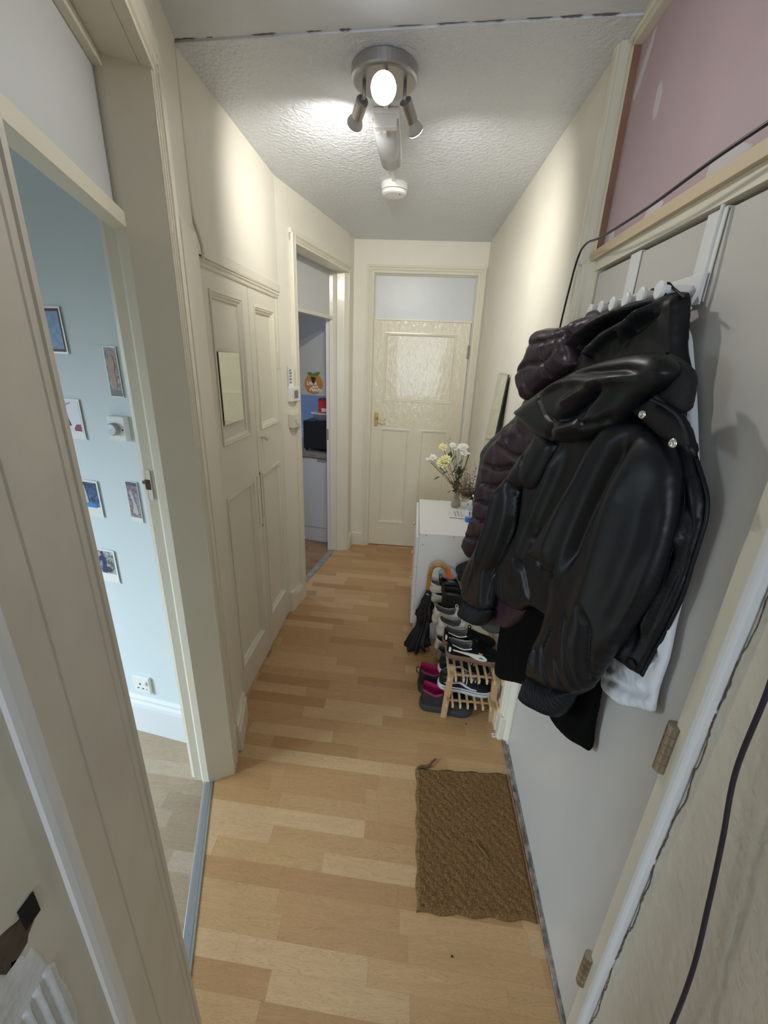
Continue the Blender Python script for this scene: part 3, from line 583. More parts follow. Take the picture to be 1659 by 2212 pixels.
def card(label, xl, xr, z0, z1, marg, artm, shapes, curl=.004, extra_bottom=0):
    a0, a1 = sorted((fws(xl), fws(xr))); t = thing('postcard', label, 'postcard', fw.P((a0 + a1) / 2, .002, z0))
    mb = MB(); n = 6
    secs = []
    for i in range(n + 1):
        u = i / n; a = a0 + (a1 - a0) * u; d = .001 + curl * (1 - u) ** 2
        secs.append([fw.P(a, d, z0), fw.P(a, d, z1), fw.P(a, d + .0008, z1), fw.P(a, d + .0008, z0)])
    mb.loft(secs); mb.build('card', M['plastic'], t)
    mb = MB(); secs = []
    for i in range(n + 1):
        u = i / n; a = a0 + marg + (a1 - a0 - 2 * marg) * u; uu = (a - a0) / (a1 - a0); d = .001 + curl * (1 - uu) ** 2 + .0012
        secs.append([fw.P(a, d, z0 + marg + extra_bottom), fw.P(a, d, z1 - marg), fw.P(a, d + .0003, z1 - marg), fw.P(a, d + .0003, z0 + marg + extra_bottom)])
    mb.loft(secs); mb.build('printed_picture', artm, t)
    for nm, poly, col in shapes:
        mb = MB(); q = []
        for u, v in poly:
            a = a1 - (a1 - a0) * u; uu = 1 - u; d = .001 + curl * (1 - uu) ** 2 + .0020; q.append((a, d, z0 + (z1 - z0) * v))
        mb.loft([[fw.P(a, d, z) for a, d, z in q], [fw.P(a, d + .0004, z) for a, d, z in q]]); mb.build(nm, mat('print_' + nm, col, .5, var=.25, vscale=80), t)
    return t
# u = 0 at the left of the photo, 1 at the right
card('upper left postcard of a grey arch in a dark red border against blue', -1.270, -1.160, 1.652, 1.795, .006, mat('print_border', (.10, .03, .05), .5), [
    ('sky_print', [(.09, .10), (.91, .10), (.91, .90), (.09, .90)], (.28, .42, .66)), ('ground_print', [(.1, .1), (.9, .1), (.9, .22), (.5, .26), (.1, .22)], (.50, .42, .34)),
    ('arch_print', [(.22, .2), (.22, .62), (.32, .76), (.5, .82), (.66, .78), (.76, .6), (.76, .24), (.66, .2), (.66, .56), (.58, .66), (.42, .66), (.34, .54), (.34, .2)], (.18, .19, .20)), ('figure_print', [(.38, .2), (.6, .2), (.62, .34), (.5, .5), (.4, .36)], (.42, .48, .55))])
card('tall narrow postcard of an ochre figure, above the round dimmer switch', -1.025, -.9715, 1.522, 1.681, .003, art('ochre_print', (.12, .12, .14), (.26, .22, .19), (.40, .28, .20), 60, 3), [
    ('figure_print', [(.40, .20), (.62, .18), (.70, .34), (.62, .50), (.74, .66), (.66, .80), (.48, .86), (.34, .78), (.26, .58), (.36, .42), (.30, .3)], (.50, .31, .20)), ('panel_print', [(.06, .03), (.94, .03), (.94, .13), (.06, .13)], (.20, .20, .20))])
card('white postcard with a thin dark figure and a red corner, left of the dimmer switch', -1.265, -1.160, 1.365, 1.505, .006, mat('print_paper', (.78, .80, .84), .5), [
    ('figure_print', [(.18, .95), (.27, .96), (.30, .80), (.42, .50), (.50, .33), (.40, .34), (.26, .55), (.20, .72)], (.05, .06, .12)), ('arm_print', [(.28, .84), (.60, .92), (.62, .90), (.30, .81)], (.35, .40, .48)), ('red_print', [(.60, .21), (.90, .21), (.90, .38), (.72, .38), (.60, .28)], (.35, .04, .06))], extra_bottom=.02)
card('postcard with a striped figure on deep blue, middle left of the wall', -1.262, -1.154, 1.068, 1.212, .008, art('blue_print', (.02, .03, .07), (.03, .07, .18), (.05, .22, .55), 34, 8), [
    ('figure_print', [(.32, .36), (.48, .36), (.46, .60), (.40, .86), (.34, .92), (.30, .80), (.36, .62)], (.60, .58, .55)), ('floor_print', [(.10, .26), (.80, .26), (.80, .36), (.55, .40), (.10, .34)], (.06, .28, .70))], extra_bottom=.034)
card('narrow lilac postcard of a pale gowned figure, beside the door frame', -1.034, -.980, 1.070, 1.228, .003, art('lilac_print', (.16, .14, .18), (.26, .20, .30), (.36, .34, .36), 60, 12), [
    ('figure_print', [(.30, .24), (.62, .18), (.80, .24), (.66, .46), (.52, .66), (.40, .80), (.26, .74), (.34, .58), (.44, .46)], (.60, .55, .50)), ('title_print', [(.06, .90), (.94, .90), (.94, .97), (.06, .97)], (.14, .12, .15))], extra_bottom=.016)
card('lowest postcard of a dark blue figure walking past round shapes', -1.258, -1.143, .785, .930, .008, art('grey_print', (.10, .10, .12), (.30, .32, .36), (.52, .55, .60), 30, 17), [
    ('figure_print', [(.36, .28), (.56, .28), (.58, .50), (.60, .74), (.48, .82), (.36, .78), (.22, .66), (.26, .62), (.42, .66), (.40, .46)], (.02, .05, .18)), ('hat_print', [(.40, .86), (.50, .84), (.48, .93), (.42, .92)], (.03, .03, .04)),
    ('wheel_print', [(.66 + .12 * math.cos(k * .785), .40 + .10 * math.sin(k * .785)) for k in range(8)], (.06, .06, .07))], extra_bottom=.030)
# dimmer
dm = thing('dimmer_switch', 'white dimmer switch with a silver knob on the pale blue wall', 'switch', fw.P(fws(-1.005), 0, 1.375))
mb = MB(); a0, a1 = fws(-.972), fws(-1.042); fw.box(mb, a0, a1, 0, .022, 1.377, 1.461); mb.build('plate', M['plastic'], dm, bevel=.003)
MB().lathe([(.021, 0), (.021, .014), (.018, .018), (0, .0185)], fw.P(fws(-1.012), .022, 1.418), 28, tuple(fw.n)).build('knob', mat('satin_knob', (.40, .42, .43), .5, metal=.6), dm, smooth=False)
MB().lathe([(.003, 0), (.002, .002)], fw.P(fws(-.983), .022, 1.416), 10, tuple(fw.n)).build('screw', M['dark'], dm)
so = thing('power_socket', 'white switched power socket above the bedroom skirting', 'socket', fw.P(fws(-1.13), 0, .235))
a0, a1 = fws(-1.090), fws(-1.172); mb = MB(); fw.box(mb, a0, a1, 0, .014, .236, .322); mb.build('plate', M['plastic'], so, bevel=.003)
mb = MB()
for da, z, w_, h_ in ((.048, .285, .006, .010), (.036, .262, .009, .005), (.060, .262, .009, .005), (.016, .262, .004, .004)): fw.box(mb, a0 + da - w_ / 2, a0 + da + w_ / 2, .013, .0146, z - h_ / 2, z + h_ / 2)
mb.build('pin_hole', M['dark'], so)
mb = MB(); fw.box(mb, a0 + .012, a0 + .026, .014, .020, .285, .305); mb.build('rocker', M['plastic'], so, bevel=.002)
# keeper in the far lining of the bedroom doorway
fl_ = F(P1, P2, (0, 0)); kp = thing('strike_plate', 'paint-chipped strike plate in the bedroom door frame', 'strike plate', fl_.P(.03, 0, 1.26))
mb = MB(); fl_.box(mb, .014, .042, .0062, .0080, 1.235, 1.330); mb.build('plate', M['oldpaint'], kp, bevel=.002)
mb = MB(); fl_.box(mb, .020, .038, .009, .0102, 1.268, 1.300); mb.build('bolt_hole', mat('rust_brown', (.07, .02, .015), .8), kp)
mb = MB(); fl_.box(mb, .010, .024, .009, .0104, 1.285, 1.295); mb.build('chip', M['brownhole'], kp)

# ================================================================== CEILING FITTINGS
lp = thing('ceiling_spotlight', 'round brushed steel ceiling fitting with three lit spot heads', 'ceiling light', (-.160, 1.655, ZF))
MB().lathe([(.100, 0), (.102, -.004), (.102, -.030), (.098, -.036), (.09, -.038), (0, -.0385)], (-.160, 1.655, ZF), 48).build('canopy', M['metal'], lp, smooth=False, bevel=.002)
def head(base, joint, tail, dirv, lit, power, ang, big=1.0, rot=None):
    d = Vector(dirv).normalized(); mb = MB(); mb.tube([base, (base[0], base[1], joint[2] + .01), joint], .0055, 10); arm = mb.build('arm', M['metal'], lp, smooth=True)
    c = Vector(tail); MB().lathe([(.012, -.002), (.019, 0), (.019, .055), (.017, .057)], c, 20, d).build('spot_head', M['metal'], lp)
    MB().lathe([(.013, .055), (.016, .062), (.025 * big, .082), (.0265 * big, .088)], c, 24, d).build('bulb', M['bulbglass'], lp, smooth=True)
    e = c + d * .0885; MB().lathe([(.0262 * big, 0), (.024 * big, .003), (.012, .006), (0, .0065)], e, 24, d).build('lamp_face', lit, lp, smooth=True)
    spot('spot_beam', e + d * .012, d, power, ang, WARM)
head((-.150, 1.60, ZF - .036), (-.152, 1.585, 2.445), (-.153, 1.570, 2.435), (.08, -.95, -.62), M['bulb'], 14, 160, 1.35)
head((-.220, 1.635, ZF - .036), (-.224, 1.640, 2.425), (-.226, 1.642, 2.425), (-.38, .86, -.26), M['bulb_dim'], 25, 130)
head((-.095, 1.640, ZF - .036), (-.094, 1.640, 2.425), (-.092, 1.642, 2.425), (.37, .78, -.52), M['bulb_dim'], 30, 130)
# emergency light
em = thing('emergency_light', 'long ceiling light with a clear grey diffuser behind the spot fitting', 'emergency light', (-.178, 2.04, ZF))
mb = MB(); mb.box(-.222, -.126, 1.86, 2.24, ZF - .020, ZF); mb.build('base', M['plastic'], em, bevel=.006)
mb = MB(); secs = []
for y, hw, h in ((1.895, .045, .055), (1.90, .047, .060), (2.05, .046, .062), (2.23, .041, .058), (2.245, .034, .045)):
    secs.append([(-.176 + hw * math.cos(a) * 1.02, y, ZF - .018 - (h - .018) * max(0, math.sin(a)) ** .5) for a in [math.pi * k / 12 for k in range(13)]])
mb.loft(secs); mb.build('diffuser', mat('smoky_diffuser', (.60, .60, .64), .12, trans=.35, ior=1.3), em, smooth=True)
mb = MB(); mb.box(-.215, -.133, 1.862, 1.892, ZF - .058, ZF - .018); mb.build('end_cap', M['plastic'], em, bevel=.004)
mb = MB(); mb.box(-.181, -.169, 1.885, 1.91, ZF - .066, ZF - .056); mb.build('clip', M['plastic'], em, bevel=.002)
mb = MB(); mb.lathe([(.004, 0), (.002, .002)], (-.200, 1.900, ZF - .0605), 8); tag(mb.build('indicator', mat('green_led', (.2, .9, .5), .4, emit=(.2, 1, .5), estr=1.5), em), 'small green indicator')
tag(MB().box(-.179, -.163, 1.757, 1.859, ZF - .012, ZF).build('cable_trunking', M['plastic'], bevel=.002), 'short white cable trunking on the ceiling between the spot fitting and emergency light', 'trunking')
tag(MB().box(-.189, -.171, 2.242, 2.488, ZF - .012, ZF).build('cable_trunking', M['plastic'], bevel=.002), 'longer white cable trunking on the ceiling leading to the smoke alarm', 'trunking')
pass
sm = thing('smoke_alarm', 'round white smoke alarm on the far ceiling', 'smoke alarm', (-.180, 2.555, ZF))
MB().lathe([(.066, 0), (.067, -.003), (.066, -.026), (.063, -.029)], (-.180, 2.555, ZF), 40).build('base', M['plastic'], sm)
MB().lathe([(.058, -.028), (.060, -.031), (.060, -.034)], (-.180, 2.555, ZF), 40).build('vent_ring', mat('vent_grey', (.25, .25, .25), .6), sm)
MB().lathe([(.064, -.033), (.065, -.036), (.060, -.046), (.050, -.050), (0, -.051)], (-.180, 2.555, ZF), 40).build('cover', M['plastic'], sm, smooth=False)
MB().lathe([(.004, 0), (.003, -.003)], (-.150, 2.53, ZF - .049), 10).build('test_light', M['dark'], sm)

# ================================================================== CABLES
def curve_pts(p, n=8):
    p = [Vector(q) for q in p]; out = []
    for i in range(len(p) - 1):
        a, b, c, d = p[max(i - 1, 0)], p[i], p[i + 1], p[min(i + 2, len(p) - 1)]
        for k in range(n):
            t = k / n; out.append(.5 * ((2 * b) + (c - a) * t + (2 * a - 5 * b + 4 * c - d) * t * t + (3 * b - a - 3 * c + d) * t ** 3))
    return out + [p[-1]]
cc = thing('black_cable', 'thin black cable strung across the pink board above the front door', 'cable', (.48, 1.5, 1.99))
mb = MB(); mb.tube(curve_pts([(.472, .50, 2.03), (.462, .70, 2.008), (.455, .87, 2.002), (.455, 1.07, 1.995), (.460, 1.32, 2.002), (.468, 1.46, 2.018), (.474, 1.535, 1.998), (.476, 1.575, 1.92), (.480, 1.62, 1.80), (.484, 1.66, 1.60), (.485, 1.68, 1.2)]), .0032, 8); mb.build('wire', M['cable'], cc, smooth=True)
mb = MB(); mb.lathe([(.007, 0), (.007, .012)], (.482, 1.548, 1.985), 12, (1, 0, 0)); mb.build('clip', M['plastic'], cc)
c2 = MB().tube(curve_pts([(.495, .60, 2.3), (.478, .52, 1.7), (.474, .475, 1.40), (.474, .462, 1.30), (.476, .458, 1.16), (.478, .437, 1.05), (.480, .418, .94), (.480, .395, .80), (.482, .385, .60), (.482, .38, .3)]), .0034, 8).build('hanging_cable', M['cable'], smooth=True); tag(c2, 'black cable hanging down the rough plaster at the right edge', 'cable')
wc = MB().tube(curve_pts([(-.7600, 1.532, 2.50), (-.7575, 1.528, 2.3), (-.7585, 1.533, 2.15), (-.756, 1.540, 2.08), (-.752, 1.556, 2.04), (-.748, 1.565, 2.00), (-.753, 1.572, 1.97)]), .006, 8).build('painted_cable', M['gloss'], smooth=True); tag(wc, 'painted-over cream cable running down the corner above the cupboard', 'cable')
# ================================================================== HANGING CLOTHES
PLANES = {'leather': ((0.464, 0.8), (0.335, 1.35)), 'nylon': ((0.485, 0.85), (0.37, 1.4)), 'wool': ((0.49, 0.86), (0.4, 1.4)), 'white': ((0.496, 0.72), (0.502, 1.1)), 'purple': ((0.5, 1.02), (0.335, 1.5)), 'grey': ((0.505, 1.06), (0.345, 1.56))}
SHAPES = {
 'leather_body': ('leather', 0, [(0.297, 1.606), (0.168, 1.628), (0.074, 1.627), (0.015, 1.62), (-0.029, 1.594), (-0.068, 1.545), (-0.097, 1.509), (-0.113, 1.484), (-0.121, 1.456), (-0.123, 1.431), (-0.124, 1.369), (-0.125, 1.304), (-0.115, 1.22), (-0.105, 1.164), (-0.096, 1.107), (-0.056, 1.095), (-0.01, 1.083), (0.07, 1.056), (0.184, 1.028), (0.317, 0.997), (0.372, 0.947), (0.445, 0.91), (0.513, 0.89), (0.584, 0.905), (0.602, 0.948), (0.574, 1.014), (0.523, 1.093), (0.473, 1.19), (0.473, 1.283), (0.477, 1.386), (0.415, 1.495)], [([(0.053, 1.568), (-0.01, 1.519), (-0.067, 1.449), (-0.085, 1.367), (-0.072, 1.209), (-0.064, 1.124)], -0.012, 0.012), ([(0.103, 1.597), (0.049, 1.573), (-0.005, 1.548), (-0.047, 1.52), (-0.085, 1.481), (-0.107, 1.439), (-0.111, 1.352), (-0.095, 1.215), (-0.082, 1.128)], -0.007, 0.005), ([(0.218, 1.588), (0.129, 1.598), (0.062, 1.593)], -0.004, 0.004), ([(0.279, 1.496), (0.321, 1.361), (0.374, 1.216), (0.432, 1.028)], 0.02, 0.02), ([(0.402, 1.127), (0.354, 1.073), (0.308, 1.021)], -0.012, 0.01), ([(0.501, 1.025), (0.487, 0.962), (0.461, 0.905)], -0.006, 0.006), ([(0.327, 1.236), (0.272, 1.148)], -0.02, 0.02), ([(-0.064, 1.366), (-0.083, 1.279), (-0.078, 1.192)], 0.012, 0.016), ([(-0.063, 1.43), (-0.105, 1.395)], 0.008, 0.012)]),
 'leather_sleeve_far': ('leather', 0.015, [(0.395, 1.517), (0.425, 1.482), (0.474, 1.432), (0.521, 1.379), (0.556, 1.331), (0.593, 1.28), (0.618, 1.217), (0.646, 1.151), (0.686, 1.073), (0.731, 0.99), (0.769, 0.931), (0.8, 0.875), (0.82, 0.811), (0.795, 0.769), (0.761, 0.734), (0.67, 0.753), (0.569, 0.812), (0.549, 0.869), (0.543, 0.929), (0.537, 1.007), (0.507, 1.101), (0.48, 1.187), (0.481, 1.25), (0.486, 1.302), (0.446, 1.329), (0.387, 1.34), (0.334, 1.409), (0.305, 1.49)], [([(0.512, 1.332), (0.479, 1.289), (0.472, 1.222), (0.508, 1.092), (0.573, 0.969), (0.565, 0.839)], -0.03, 0.014), ([(0.44, 1.464), (0.429, 1.398), (0.433, 1.326), (0.421, 1.272)], -0.01, 0.006), ([(0.55, 1.313), (0.587, 1.16), (0.666, 0.938)], 0.018, 0.02), ([(0.58, 1.197), (0.634, 1.05), (0.7, 0.815)], -0.006, 0.006)]),
 'leather_cuff_far': ('leather', 0.02, [(0.759, 0.754), (0.784, 0.706), (0.801, 0.662), (0.781, 0.638), (0.703, 0.669), (0.618, 0.714), (0.565, 0.768), (0.542, 0.834), (0.59, 0.818), (0.676, 0.784)], 'ribs'),
 'leather_sleeve_near': ('leather', 0.035, [(0.107, 1.587), (0.017, 1.586), (-0.042, 1.563), (-0.071, 1.534), (-0.087, 1.498), (-0.097, 1.452), (-0.101, 1.403), (-0.103, 1.354), (-0.102, 1.307), (-0.092, 1.261), (-0.08, 1.218), (-0.066, 1.163), (-0.049, 1.118), (-0.035, 1.072), (-0.02, 1.018), (-0.005, 0.983), (0.037, 0.931), (0.107, 0.88), (0.2, 0.836), (0.222, 0.876), (0.218, 0.936), (0.2, 0.996), (0.192, 1.046), (0.189, 1.094), (0.188, 1.123), (0.193, 1.146), (0.219, 1.169), (0.243, 1.176), (0.265, 1.174), (0.3, 1.17), (0.331, 1.166), (0.32, 1.191), (0.299, 1.224), (0.272, 1.276), (0.24, 1.335), (0.207, 1.39), (0.17, 1.448), (0.141, 1.513)], [([(0.097, 1.56), (0.128, 1.475), (0.164, 1.377), (0.195, 1.268), (0.206, 1.204)], 0.012, 0.022), ([(0.021, 1.564), (0.054, 1.475), (0.089, 1.361), (0.119, 1.219)], -0.024, 0.018), ([(-0.007, 1.518), (0.009, 1.403), (0.017, 1.286), (0.029, 1.14), (0.032, 1.022)], 0.014, 0.03), ([(-0.072, 1.485), (-0.081, 1.385), (-0.064, 1.269), (-0.04, 1.166)], -0.006, 0.015), ([(0.019, 1.195), (-0.003, 1.163), (-0.008, 1.081), (-0.015, 1.012)], -0.014, 0.007), ([(0.061, 1.142), (0.047, 1.063), (0.005, 0.979)], -0.014, 0.007), ([(0.115, 1.093), (0.135, 0.994), (0.095, 0.91)], -0.014, 0.008), ([(0.112, 0.968), (0.093, 0.897)], -0.01, 0.005), ([(0.074, 1.014), (0.039, 0.941)], -0.01, 0.005), ([(0.219, 1.169), (0.172, 1.2), (0.156, 1.23)], -0.018, 0.007), ([(0.188, 1.151), (0.152, 1.201)], -0.014, 0.006), ([(0.174, 0.971), (0.163, 0.91)], 0.01, 0.008)]),
 'leather_cuff_near': ('leather', 0.037, [(0.201, 0.849), (0.212, 0.808), (0.217, 0.78), (0.218, 0.755), (0.196, 0.752), (0.166, 0.763), (0.132, 0.784), (0.099, 0.805), (0.07, 0.829), (0.053, 0.853), (0.04, 0.89), (0.034, 0.921), (0.032, 0.947), (0.073, 0.92), (0.135, 0.882)], 'ribs'),
 'leather_hood': ('leather', 0.055, [(0.496, 1.545), (0.463, 1.567), (0.417, 1.591), (0.344, 1.628), (0.298, 1.648), (0.251, 1.663), (0.205, 1.678), (0.162, 1.688), (0.125, 1.696), (0.087, 1.702), (0.058, 1.706), (0.03, 1.708), (-0.003, 1.705), (-0.022, 1.696), (-0.034, 1.685), (-0.038, 1.674), (-0.03, 1.659), (-0.015, 1.647), (0.016, 1.629), (0.036, 1.606), (0.064, 1.58), (0.097, 1.559), (0.132, 1.538), (0.195, 1.516), (0.269, 1.503), (0.318, 1.502), (0.357, 1.504), (0.404, 1.514), (0.456, 1.529)], [([(0.344, 1.628), (0.328, 1.6), (0.285, 1.568), (0.235, 1.556)], -0.014, 0.005), ([(0.235, 1.556), (0.18, 1.576), (0.131, 1.611), (0.094, 1.648)], -0.022, 0.009), ([(0.385, 1.594), (0.262, 1.648), (0.151, 1.669), (0.048, 1.677), (0.002, 1.674)], -0.01, 0.006), ([(0.333, 1.613), (0.227, 1.652), (0.116, 1.652), (0.021, 1.666)], 0.014, 0.01), ([(0.145, 1.576), (0.131, 1.566), (0.09, 1.577), (0.062, 1.592)], -0.016, 0.007), ([(0.224, 1.591), (0.152, 1.628), (0.098, 1.641)], 0.014, 0.011), ([(0.238, 1.531), (0.144, 1.56), (0.079, 1.585)], 0.014, 0.011), ([(0.271, 1.508), (0.244, 1.548)], -0.01, 0.006), ([(0.112, 1.64), (0.128, 1.602), (0.138, 1.577)], -0.008, 0.006)]),
 'leather_collar': ('leather', 0.03, [(0.024, 1.708), (0.006, 1.705), (-0.011, 1.699), (-0.034, 1.688), (-0.046, 1.676), (-0.051, 1.663), (-0.054, 1.645), (-0.056, 1.623), (-0.049, 1.613), (-0.019, 1.619), (0.018, 1.63), (0.015, 1.644), (0.001, 1.656), (-0.002, 1.673), (0.008, 1.69)], [([(0.001, 1.691), (-0.013, 1.672), (-0.01, 1.646)], -0.008, 0.006)]),
 'leather_placket': ('leather', 0.045, [(0.049, 1.603), (0.034, 1.619), (0.015, 1.631), (-0.004, 1.644), (-0.021, 1.633), (-0.047, 1.621), (-0.067, 1.611), (-0.088, 1.591), (-0.104, 1.57), (-0.112, 1.551), (-0.099, 1.553), (-0.076, 1.56), (-0.045, 1.564), (-0.002, 1.581)], [([(0.036, 1.602), (-0.006, 1.587), (-0.054, 1.569), (-0.095, 1.559)], -0.004, 0.004), ([(-0.002, 1.63), (-0.036, 1.621), (-0.069, 1.606), (-0.094, 1.581)], -0.01, 0.008)]),
 'nylon_coat': ('nylon', 0.0, [(0.042, 1.814), (0.031, 1.807), (0.021, 1.775), (0.012, 1.743), (0.001, 1.712), (-0.023, 1.677), (-0.037, 1.634), (-0.058, 1.563), (-0.067, 1.478), (-0.008, 1.411), (0.129, 1.361), (0.298, 1.433), (0.463, 1.534), (0.48, 1.6), (0.455, 1.666), (0.416, 1.709), (0.377, 1.747), (0.348, 1.767), (0.31, 1.788), (0.269, 1.801), (0.214, 1.808), (0.172, 1.814), (0.131, 1.814), (0.101, 1.817), (0.072, 1.817)], [([(0.065, 1.798), (0.12, 1.766), (0.183, 1.742), (0.25, 1.698)], 0.018, 0.009), ([(0.095, 1.801), (0.155, 1.786), (0.239, 1.764), (0.329, 1.703), (0.394, 1.668)], -0.02, 0.008), ([(0.133, 1.801), (0.229, 1.782), (0.307, 1.752), (0.372, 1.703)], 0.014, 0.008), ([(0.063, 1.778), (0.114, 1.748), (0.143, 1.713)], -0.012, 0.007), ([(0.104, 1.763), (0.133, 1.744), (0.136, 1.713)], 0.012, 0.007), ([(0.197, 1.78), (0.267, 1.745), (0.305, 1.693)], -0.014, 0.006), ([(0.213, 1.738), (0.238, 1.714), (0.216, 1.699)], 0.01, 0.007), ([(0.043, 1.807), (0.024, 1.759), (0.001, 1.696)], 0.006, 0.01)]),
 'wool_coat': ('wool', 0, [(0.698, 1.334), (0.407, 1.433), (0.0, 1.504), (-0.083, 1.287), (-0.07, 1.132), (-0.014, 1.01), (-0.014, 0.954), (-0.021, 0.889), (-0.027, 0.82), (-0.037, 0.767), (-0.002, 0.74), (0.036, 0.715), (0.086, 0.694), (0.134, 0.686), (0.164, 0.7), (0.201, 0.74), (0.279, 0.676), (0.398, 0.585), (0.547, 0.481), (0.571, 0.6), (0.585, 0.744), (0.651, 0.831), (0.744, 0.929), (0.742, 1.134)], [([(0.137, 1.355), (0.107, 1.113), (0.063, 0.753)], 0.008, 0.02), ([(0.35, 1.124), (0.353, 0.866), (0.349, 0.658)], 0.008, 0.03)]),
 'white_bag': ('white', 0, [(0.179, 1.746), (0.157, 1.743), (0.126, 1.697), (0.087, 1.635), (0.045, 1.56), (-0.011, 1.459), (-0.03, 1.381), (-0.038, 1.303), (-0.043, 1.248), (-0.053, 1.184), (-0.053, 1.12), (-0.058, 1.085), (-0.062, 1.067), (-0.054, 1.052), (-0.037, 1.04), (-0.002, 1.012), (0.044, 0.974), (0.084, 0.956), (0.119, 0.946), (0.14, 0.964), (0.157, 1.04), (0.158, 1.231), (0.189, 1.493), (0.21, 1.679)], [([(0.123, 0.979), (0.074, 1.006), (0.03, 1.033), (-0.016, 1.062), (-0.05, 1.095)], -0.006, 0.005), ([(0.104, 1.016), (0.064, 1.032)], 0.006, 0.006), ([(0.063, 1.052), (0.029, 1.051)], -0.005, 0.006), ([(-0.025, 1.183), (-0.029, 1.143)], -0.006, 0.006), ([(-0.001, 1.09), (-0.024, 1.082)], 0.005, 0.006)]),
 'purple_body': ('purple', 0, [(0.247, 1.716), (0.149, 1.737), (0.075, 1.695), (0.004, 1.465), (0.089, 1.248), (0.16, 0.98), (0.293, 0.789), (0.37, 0.743), (0.446, 0.715), (0.506, 0.764), (0.501, 0.894), (0.53, 1.002), (0.628, 0.914), (0.664, 0.881), (0.689, 0.887), (0.736, 0.907), (0.723, 0.969), (0.699, 1.018), (0.68, 1.082), (0.678, 1.124), (0.676, 1.181), (0.652, 1.232), (0.644, 1.291), (0.645, 1.322), (0.612, 1.38), (0.542, 1.44), (0.504, 1.475), (0.455, 1.509), (0.419, 1.577), (0.358, 1.664)], [([(0.517, 1.408), (0.408, 1.391), (0.321, 1.41)], -0.016, 0.008), ([(0.631, 1.313), (0.495, 1.325), (0.373, 1.368)], -0.02, 0.008), ([(0.649, 1.233), (0.509, 1.255), (0.384, 1.306)], -0.02, 0.008), ([(0.664, 1.149), (0.507, 1.187), (0.423, 1.234)], -0.02, 0.008), ([(0.678, 1.073), (0.556, 1.1), (0.466, 1.159)], -0.02, 0.008), ([(0.713, 0.966), (0.609, 1.003), (0.509, 1.061)], -0.02, 0.008), ([(0.607, 1.263), (0.653, 1.173), (0.658, 1.029)], -0.014, 0.006), ([(0.468, 1.504), (0.375, 1.466)], -0.012, 0.007), ([(0.488, 1.47), (0.445, 1.422)], 0.01, 0.008)]),
 'purple_hood': ('purple', 0.05, [(0.367, 1.709), (0.356, 1.739), (0.346, 1.766), (0.317, 1.775), (0.275, 1.774), (0.221, 1.774), (0.195, 1.76), (0.17, 1.733), (0.14, 1.701), (0.133, 1.679), (0.156, 1.663), (0.207, 1.642), (0.257, 1.617), (0.303, 1.585), (0.348, 1.575), (0.369, 1.595), (0.388, 1.618), (0.396, 1.645), (0.392, 1.677)], [([(0.349, 1.729), (0.285, 1.735), (0.223, 1.742), (0.195, 1.758)], -0.012, 0.006), ([(0.387, 1.648), (0.322, 1.676), (0.24, 1.686), (0.223, 1.696), (0.2, 1.714)], -0.012, 0.006), ([(0.233, 1.775), (0.204, 1.742), (0.156, 1.686)], -0.012, 0.005), ([(0.258, 1.735), (0.241, 1.684), (0.217, 1.644)], -0.012, 0.006), ([(0.33, 1.664), (0.297, 1.588)], -0.01, 0.006), ([(0.366, 1.708), (0.356, 1.739)], -0.006, 0.006)]),
 'purple_shoulder': ('purple', 0.02, [(0.266, 1.778), (0.243, 1.789), (0.213, 1.797), (0.16, 1.798), (0.114, 1.8), (0.079, 1.801), (0.085, 1.775), (0.113, 1.746), (0.146, 1.698), (0.17, 1.676), (0.199, 1.704), (0.228, 1.738)], [([(0.157, 1.789), (0.181, 1.759), (0.181, 1.715)], -0.01, 0.007), ([(0.112, 1.791), (0.147, 1.757), (0.167, 1.715)], 0.012, 0.007), ([(0.207, 1.79), (0.212, 1.76)], 0.008, 0.008)]),
 'grey_body': ('grey', 0, [(0.224, 1.801), (0.216, 1.814), (0.187, 1.818), (0.16, 1.813), (0.132, 1.816), (0.116, 1.802), (0.049, 1.564), (0.13, 1.287), (0.218, 0.919), (0.322, 0.731), (0.394, 0.659), (0.464, 0.615), (0.526, 0.603), (0.544, 0.667), (0.507, 0.848), (0.588, 0.913), (0.713, 0.944), (0.725, 1.028), (0.722, 1.158), (0.722, 1.261), (0.711, 1.333), (0.657, 1.391), (0.593, 1.438), (0.457, 1.54), (0.327, 1.717), (0.245, 1.765)], [([(0.187, 1.816), (0.173, 1.784)], -0.01, 0.006), ([(0.152, 1.813), (0.151, 1.783)], -0.01, 0.006), ([(0.213, 1.813), (0.208, 1.786)], -0.006, 0.005)]),
}

def seg_dist(P, a, b):
    a = np.array(a); b = np.array(b); ab = b - a; t = np.clip(((P - a) @ ab) / max(ab @ ab, 1e-12), 0, 1)
    q = a + t[:, None] * ab; return np.hypot(*(P - q).T), t
def in_poly(P, poly):
    x, y = P[:, 0], P[:, 1]; c = np.zeros(len(P), bool); n = len(poly)
    for i in range(n):
        x1, y1 = poly[i]; x2, y2 = poly[(i + 1) % n]
        k = ((y1 > y) != (y2 > y)); xx = (x2 - x1) * (y - y1) / ((y2 - y1) if y2 != y1 else 1e-9) + x1; c ^= k & (x < xx)
    return c
def smooth_poly(poly, n=3):
    out = []; m = len(poly)
    for i in range(m):
        a, b, c, d = [np.array(poly[(i + k) % m]) for k in (-1, 0, 1, 2)]
        for k in range(n):
            t = k / n; out.append(.5 * ((2 * b) + (c - a) * t + (2 * a - 5 * b + 4 * c - d) * t * t + (3 * b - a - 3 * c + d) * t ** 3))
    return np.array(out)
